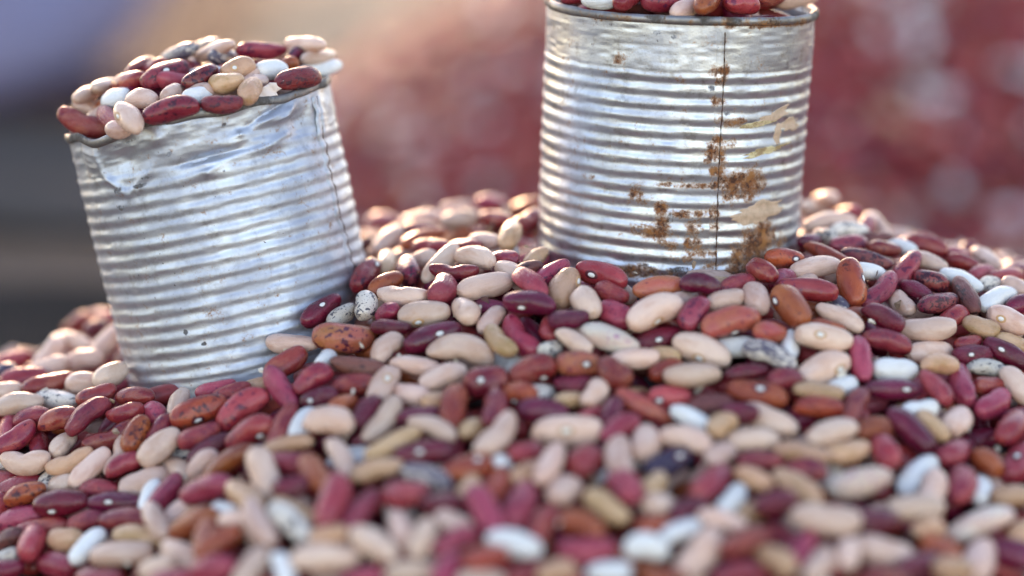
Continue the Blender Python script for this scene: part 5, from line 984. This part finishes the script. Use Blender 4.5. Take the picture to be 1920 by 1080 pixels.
WEAR_R = [(14.2, 67.24, 2.44, 2.07, 1, 'r'), (15.0, 64.23, 1.38, 2.07, 0.9, 'r'), (14.8, 58.21, 2.3, 1.63, 1, 'r'), (15.0, 53.67, 1.53, 2.37, 0.8, 'r'), (14.6, 47.61, 1.68, 1.78, 0.85, 'r'), (14.3, 43.8, 3.36, 2.96, 0.95, 'r'), (15.3, 38.45, 1.99, 2.07, 0.9, 'r'), (15.4, 34.93, 1.38, 1.48, 0.7, 'r'), (15.6, 26.51, 1.23, 2.37, 0.7, 'r'), (15.5, 22.66, 1.23, 1.78, 0.7, 'r'), (15.9, 11.36, 2.0, 1.48, 0.8, 'r'), (16.6, 8.74, 1.54, 1.18, 0.7, 'r'), (20.4, 52.14, 3.16, 1.04, 0.8, 'r'), (24.8, 52.84, 2.61, 0.89, 0.75, 'r'), (21.7, 46.64, 1.91, 1.33, 0.75, 'r'), (-28.3, 68.93, 2.19, 1.48, 0.8, 'r'), (28.7, 34.69, 7.09, 3.85, 0.98, 'r'), (32.4, 37.2, 3.86, 1.48, 0.85, 'r'), (25.0, 31.75, 3.92, 1.78, 0.85, 'r'), (-18.0, 31.33, 2.49, 2.07, 0.75, 'r'), (-18.9, 29.72, 3.75, 1.78, 0.6, 'r'), (8.0, 34.31, 6.72, 0.74, 0.75, 'r'), (-3.3, 34.36, 3.71, 0.74, 0.6, 'r'), (-7.2, 27.31, 1.79, 2.37, 0.8, 'r'), (-6.2, 23.06, 2.08, 3.55, 0.95, 'r'), (-10.1, 20.4, 6.01, 1.78, 0.8, 'r'), (-14.7, 21.86, 3.06, 1.18, 0.6, 'r'), (5.3, 26.15, 4.76, 1.33, 0.8, 'r'), (7.2, 22.62, 2.39, 2.37, 0.75, 'r'), (6.7, 17.25, 3.58, 1.78, 0.7, 'r'), (9.2, 15.09, 3.3, 1.48, 0.75, 'r'), (-3.1, 17.31, 3.26, 1.48, 0.7, 'r'), (4.1, 13.32, 4.45, 1.18, 0.6, 'r'), (39.3, 18.29, 5.74, 4.44, 1, 'r'), (35.2, 15.1, 6.88, 3.55, 0.98, 'r'), (31.3, 11.4, 5.89, 3.55, 0.95, 'r'), (27.5, 8.45, 5.01, 2.66, 0.9, 'r'), (46.0, 19.09, 4.26, 2.07, 0.8, 'r'), (52.3, 17.01, 4.84, 2.66, 0.6, 'r'), (-14.9, 8.69, 7.66, 1.78, 0.9, 'r'), (-5.7, 7.62, 5.95, 1.18, 0.8, 'r'), (7.8, 9.82, 4.48, 1.18, 0.6, 'r'), (35.8, 79.66, 18.24, 0.74, 0.75, 'r'), (57.0, 80.68, 10.87, 0.59, 0.8, 'r'), (-37.6, 80.04, 2.61, 0.89, 0.7, 'r'), (-3.6, 80.06, 8.9, 0.44, 0.5, 'r'), (-41.0, 34.37, 2.35, 0.89, 0.45, 'r'), (-59.4, 66.44, 2.91, 0.89, 0.45, 'r'), (-3.6, 24.68, 1.48, 2.07, 0.6, 'g'), (28.6, 23.15, 10.11, 8.88, 0.15, 'g'), (-13.3, 76.98, 1.52, 1.18, 0.55, 'g'), (-6.1, 76.09, 0.89, 0.89, 0.6, 'g'), (11.2, 62.26, 2.11, 1.18, 0.62, 'g'), (18.2, 55.17, 1.4, 1.18, 0.6, 'g'), (-70.5, 73.13, 9.3, 8.88, 0.34, 'g'), (-77.2, 67.9, 4.23, 1.48, 0.5, 'g'), (-39.6, 70.84, 5.76, 1.48, 0.42, 'g'), (3.2, 10.22, 4.45, 1.18, 0.6, 'g'), (-11.6, 10.42, 3.78, 1.18, 0.5, 'g'), (-32.2, 78.44, 10.5, 0.89, 0.4, 'g'), (40.9, 41.11, 9.8, 4.44, 0.25, 'g')]
WEAR_L = [(-19.7, 23.77, 0.79, 0.89, 0.9, 'g'), (-12.8, 19.44, 0.91, 0.59, 0.7, 'g'), (-63.3, 20.21, 2.96, 3.26, 0.42, 'r'), (-37.5, 61.31, 2.61, 1.18, 0.5, 'g'), (-25.0, 66.68, 3.59, 0.74, 0.62, 'g'), (-20.7, 68.54, 2.53, 0.59, 0.6, 'g'), (-36.8, 66.52, 2.22, 1.18, 0.6, 'g'), (-55.7, 76.25, 3.68, 5.92, 0.33, 'g'), (-8.9, 73.67, 1.5, 1.18, 0.5, 'g'), (-28.1, 79.76, 10.07, 0.74, 0.5, 'g'), (-51.3, 81.98, 7.09, 0.89, 0.5, 'g'), (12.4, 66.02, 0.91, 0.59, 0.5, 'g'), (16.7, 78.77, 1.24, 0.59, 0.5, 'g'), (-40.2, 58.37, 1.55, 1.18, 0.5, 'g'), (-31.6, 53.09, 1.04, 0.89, 0.45, 'g'), (56.5, 73.45, 2.68, 2.96, 0.35, 'g'), (76.9, 44.59, 2.54, 1.18, 0.5, 'g'), (-58.4, 54.35, 2.26, 0.89, 0.45, 'g'), (57.5, 50.02, 8.27, 8.88, 0.18, 'g'), (2.6, 70.52, 10.37, 0.59, 0.3, 'g')]
SEAM_R = [(13.9, 90), (13.9, 78.0), (14.4, 67.5), (14.8, 54.0), (14.7, 41.8), (15.2, 26.5), (16.2, 8.7), (16.2, -5)]
SEAM_L = [(66, 90), (65, 75), (64.5, 60), (65, 45), (67, 32), (70, -5)]
DENTS_L = [(9.5, 70.73, 7, 0.8, 0.05, -0.8), (5.6, 69.18, 5, 0.9, 0.05, 0.8), (-10.9, 78.18, 3, 1.5, 0.3, 0.7), (22.5, 75.16, 1.2, 1.0, 0, 0.6), (5.7, 66.26, 1.2, 1.0, 0, 0.5), (37.6, 79.48, 6, 0.7, 0.35, -0.6), (43.6, 76.97, 5, 0.8, 0.2, 0.6), (60.7, 77.62, 1, 3, 0, 0.6), (-24.8, 67.13, 4, 0.5, 0.75, -0.5), (-44.9, 75.73, 1.2, 5, 0.2, 0.5), (-29.1, 74.48, 6.5, 5, -0.2, -1.5), (-14.3, 78.63, 5, 2.2, 0.3, 0.5), (-36.5, 81.01, 4, 2, 0.0, 0.5), (-22.6, 68.44, 6, 1.2, 0.65, 0.9), (-38.2, 68.32, 5, 1.2, -0.7, 0.8), (4.8, 70.21, 9, 1.6, 0.05, -1.1), (6.0, 67.28, 6, 1.3, 0.1, 0.8), (35.5, 77.04, 9, 1.5, 0.25, 0.9), (27.5, 75.92, 5, 2.2, -0.2, -1.0), (51.6, 74.06, 6, 5, 0.3, -1.3), (67.8, 74.55, 2.2, 8, 0, 0.8), (22.4, 82.01, 8, 1.6, 0.1, 0.4), (38.4, 70.95, 7, 1.4, 0.2, 0.7), (47.1, 78.48, 4, 1.5, 0.4, 0.7), (-2.8, 81.2, 8, 2, 0, 0.5), (-60.2, 77.94, 3, 9, 0, -0.7)]
def RIMW_L(t):
    t = (t+math.pi) % (2*math.pi)-math.pi
    return -.0026*np.exp(-((t+.74)/.22)**2)+.0010*np.exp(-((t+.25)/.2)**2)-.0008*np.exp(-((t-.35)/.15)**2)-.0009*np.exp(-((t-.8)/.12)**2)+.0004*np.sin(5*t)+.0002*np.sin(17*t)
SCRAPS_R = [(37.4,26.15,8.95,2.96,8,3,M_PAPER,'paper_scrap'),(43.0,53.61,7.28,1.48,14,5,M_PAPER,'paper_scrap'),(33.6,51.54,6.04,0.89,5,9,M_GLUE,'glue_streak'),(40.5,43.91,8.95,1.18,8,12,M_GLUE,'glue_streak'),(56.6,50.63,5.38,2.07,8,14,M_PAPER,'paper_scrap'),(46.1,48.52,1.28,2.96,0,17,M_PAPER,'paper_scrap')]
build_can(0, "tin_can", "dented ribbed tin can on the left, tilted and heaped with beans", WEAR_L, .0125, .00393, 16, .00035, dentL, M_TINL, M_RIML, R_(SEAM_L[0][0]),
          lambda q: R_(float(np.interp(q*1000, [s[1] for s in SEAM_L][::-1], [s[0] for s in SEAM_L][::-1])))+.010*math.sin(q*520)+.006*math.sin(q*1350), (), lambda t: RIMW_L(t))
build_can(1, "tin_can", "upright rusty ribbed tin can with stuck paper scraps, right of the tilted one", WEAR_R, .0150, .00395, 16, .00034, dentR, M_TINR, M_RIMR, R_(SEAM_R[0][0]),
          lambda q: R_(float(np.interp(q*1000, [s[1] for s in SEAM_R][::-1], [s[0] for s in SEAM_R][::-1]))), SCRAPS_R, lambda t: .00025*np.sin(3*t+1))

# ---------------------------------------------------------------- ground and what lies behind
def ground_mat():
    m = NT("packed_earth"); t = m.n("TexCoord"); v = t.outputs["Object"]
    c = m.mix(m.ramp(m.noise(v, 2.2, 4), .35, .65), (.15, .098, .068), (.11, .073, .052)); c = m.mix(m.math('MULTIPLY', m.ramp(m.noise(v, 60, 4), .4, .7), .5), c, (.13, .095, .07))
    m.l(c, m.bsdf.inputs["Base Color"]); m.bsdf.inputs["Roughness"].default_value = .9; m.bsdf.inputs["Specular IOR Level"].default_value = .1
    m.bump(m.noise(v, 90, 4), .6, .006); return m.m
gv = [(-14, -3, 0), (14, -3, 0), (14, 30, 0), (-14, 30, 0)]
gxx, gyy = np.meshgrid(np.linspace(-14, 14, 90), np.linspace(-4, 30, 90)); gzz = GROUND_Z-.012+.02*vnoise(gxx*1.3+30, gyy*1.3+9, 3)*np.clip((np.hypot(gxx, gyy-.3)-1.2)/2, 0, 1)
o = bpy.data.objects.new("ground", mesh_from("ground", np.stack([gxx, gyy, gzz], -1).reshape(-1, 3), grid_faces(90, 90, False), (ground_mat(),))); link(o); tag(o, "bare brown earth under the heaps", kind="structure")
def cloth_mat(name, a, b, weave=900, rough=.85):
    m = NT(name); t = m.n("TexCoord"); v = t.outputs["Object"]
    c = m.mix(m.ramp(m.noise(v, 9, 4), .35, .65), a, b); w = m.n("TexWave"); w.inputs["Scale"].default_value = weave; m.l(v, w.inputs[0])
    c = m.mix(m.math('MULTIPLY', w.outputs[1], .15), c, (.05, .04, .035)); m.l(c, m.bsdf.inputs["Base Color"]); m.bsdf.inputs["Roughness"].default_value = rough; m.bsdf.inputs["Specular IOR Level"].default_value = .08
    m.bump(m.math('ADD', w.outputs[1], m.noise(v, 40, 3)), .5, .002); return m.m
def sheet(name, x0, x1, y0, y1, z, mat, label, cat, wr=.006, seed=1, thick=.003):
    NX_, NY_ = 60, 60; X, Y = np.meshgrid(np.linspace(x0, x1, NX_), np.linspace(y0, y1, NY_))
    ex = .03*(x1-x0)*vnoise(Y*7+30, X*0+seed, seed); ey = .04*(y1-y0)*vnoise(X*7+30, Y*0+seed, seed+1)
    Z = z+wr*(.5+.5*vnoise(X*14+50, Y*14+50, seed+2))+wr*.5*np.abs(vnoise(X*40+50, Y*30+50, seed+3)); V = np.stack([X+ex, Y+ey, Z], -1).reshape(-1, 3)
    me = mesh_from(name, V, grid_faces(NY_, NX_, False), (mat,)); o = bpy.data.objects.new(name, me); link(o)
    s = o.modifiers.new("thickness", 'SOLIDIFY'); s.thickness = thick; s.offset = -1
    tag(o, label, cat); return o
def sack(name, cx, cy, lx, ly, hz, rot, mat, label, seed, lean=0.):
    # a full cloth sack: rounded box with sagging creases, gathered mouth and a tied end as parts
    root = link(bpy.data.objects.new(name, None)); root.location = (cx, cy, GROUND_Z-.012); root.rotation_euler = (0, 0, rot); tag(root, label, "sack")
    NU, NV = 72, 40; u = np.linspace(0, 2*math.pi, NU, endpoint=False)[None, :]; v = np.linspace(0, math.pi, NV)[:, None]
    sx = np.sign(np.cos(u))*np.abs(np.cos(u))**.55; sy = np.sign(np.sin(u))*np.abs(np.sin(u))**.55; sv = np.sin(v)**.42; cv = -np.cos(v); cv = np.sign(cv)*np.abs(cv)**.7
    wr = 1+.05*vnoise(u/(2*math.pi)*12, v*2+seed, seed, 12)+.025*vnoise(u/(2*math.pi)*30, v*3+seed, seed+1, 30)
    V = np.stack([sx*sv*lx/2*wr, sy*sv*ly/2*wr+lean*cv*hz/2, (cv*.5+.5)*hz*(1+.05*(wr-1)*10)+0*u], -1)
    link(bpy.data.objects.new("bag_body", mesh_from("bag_body", V.reshape(-1, 3), grid_faces(NV, NU, True), (mat,))), root)
    t = np.linspace(0, 1, 12)[:, None]; rr = .03+.035*np.abs(t-.35); rr = rr*(1+.25*np.sin(7*u))
    V = np.stack([rr*np.cos(u), rr*np.sin(u)+lean*hz/2, hz-.012+t*.07+0*u], -1)
    link(bpy.data.objects.new("tied_neck", mesh_from("tied_neck", V.reshape(-1, 3), grid_faces(12, NU, True), (mat,))), root)
    return root
M_TARP = cloth_mat("dark_tarp", (.011, .0105, .011), (.018, .016, .016), 300, .9)
M_GREY = cloth_mat("grey_mat", (.085, .072, .064), (.11, .085, .074), 500)
M_BLUE = cloth_mat("blue_weave", (.24, .25, .40), (.30, .26, .36), 300, .7)
M_PLUM = cloth_mat("plum_cloth", (.07, .03, .05), (.05, .03, .05), 300)
M_CRM = cloth_mat("pale_cloth", (.86, .61, .39), (.80, .54, .33), 400)
sheet("tarpaulin", -.75, .55, -.27, .50, GROUND_Z-.010, M_TARP, "dark tarpaulin spread on the ground under the mixed bean heap", "tarpaulin", seed=4, wr=.005)
sheet("floor_mat", -1.1, -.14, .64, .97, GROUND_Z-.006, M_GREY, "grey woven mat lying on the ground behind the tilted can", "mat", seed=8)
sheet("plum_cloth", -1.2, -.22, .99, 1.14, GROUND_Z-.006, M_PLUM, "dark plum cloth lying in front of the blue sack", "cloth", seed=12, wr=.02)
sack("blue_sack", -.52, 1.33, .60, .32, .34, .06, M_BLUE, "blurred blue woven sack standing at the far left", 3, 1.1)
sheet("pale_cloth", -.21, .60, 1.00, 2.6, GROUND_Z-.004, M_CRM, "pale sunlit cloth spread behind the red bean heap", "cloth", seed=15, wr=.03)
# second heap: mostly red beans, far out of focus
APX = [(.20, .90, .385), (.56, .52, .36)]
def heap2(x, y):
    z = np.full_like(x, -9.)
    for cx, cy, rb in APX: z = np.maximum(z, GROUND_Z-.006+(rb-np.sqrt((x-cx)**2+(y-cy)**2+.03**2))*.55)
    return z
Ps, Ns = [], []
for dep, sp in ((0, .0098), (.006, .0105)):
    x, y = jitter_grid(-.2, .72, .22, 1.22, sp); z = heap2(x, y); e = .004
    n_ = np.stack([-(heap2(x+e, y)-heap2(x-e, y))/(2*e), -(heap2(x, y+e)-heap2(x, y-e))/(2*e), np.ones_like(x)], -1); n_ /= np.linalg.norm(n_, axis=1)[:, None]
    ok = (z > GROUND_Z-.008) & (n_[:, 1] < .25); p = np.stack([x, y, z], -1)-n_*dep; p[:, 2] += rng.normal(0, .002, len(p))
    Ps.append(p[ok]); Ns.append(n_[ok])
P = np.concatenate(Ps); N_ = np.concatenate(Ns); n = len(P)
W2 = np.array([.34, .16, .20, .10, .04, .05, .02, .07, .01, .04]); W2 /= W2.sum()
gx2, gy2 = np.meshgrid(np.linspace(-.25, .98, 90), np.linspace(.2, 1.32, 90)); core = (np.stack([gx2, gy2, np.maximum(heap2(gx2, gy2)-.012, GROUND_Z-.05)], -1).reshape(-1, 3), grid_faces(90, 90, False))
def heap2_col(n):
    c_ = rand_col(n, W2, .3); dark = c_[:, 0] < .45; c_[dark] *= (1.2, .95, .75); c_[~dark] *= 1.15; return c_
o = bean_mass("red_bean_heap", P, rand_dirs(n, N_, .5), N_, rand_size(n), heap2_col(n), mass_mat("dusty_red_beans", .36, (.26, .08, .06), .05), 8, 7, core); link(o)
tag(o, "large blurred heap of red beans behind the two cans", "bean heap", kind="stuff")
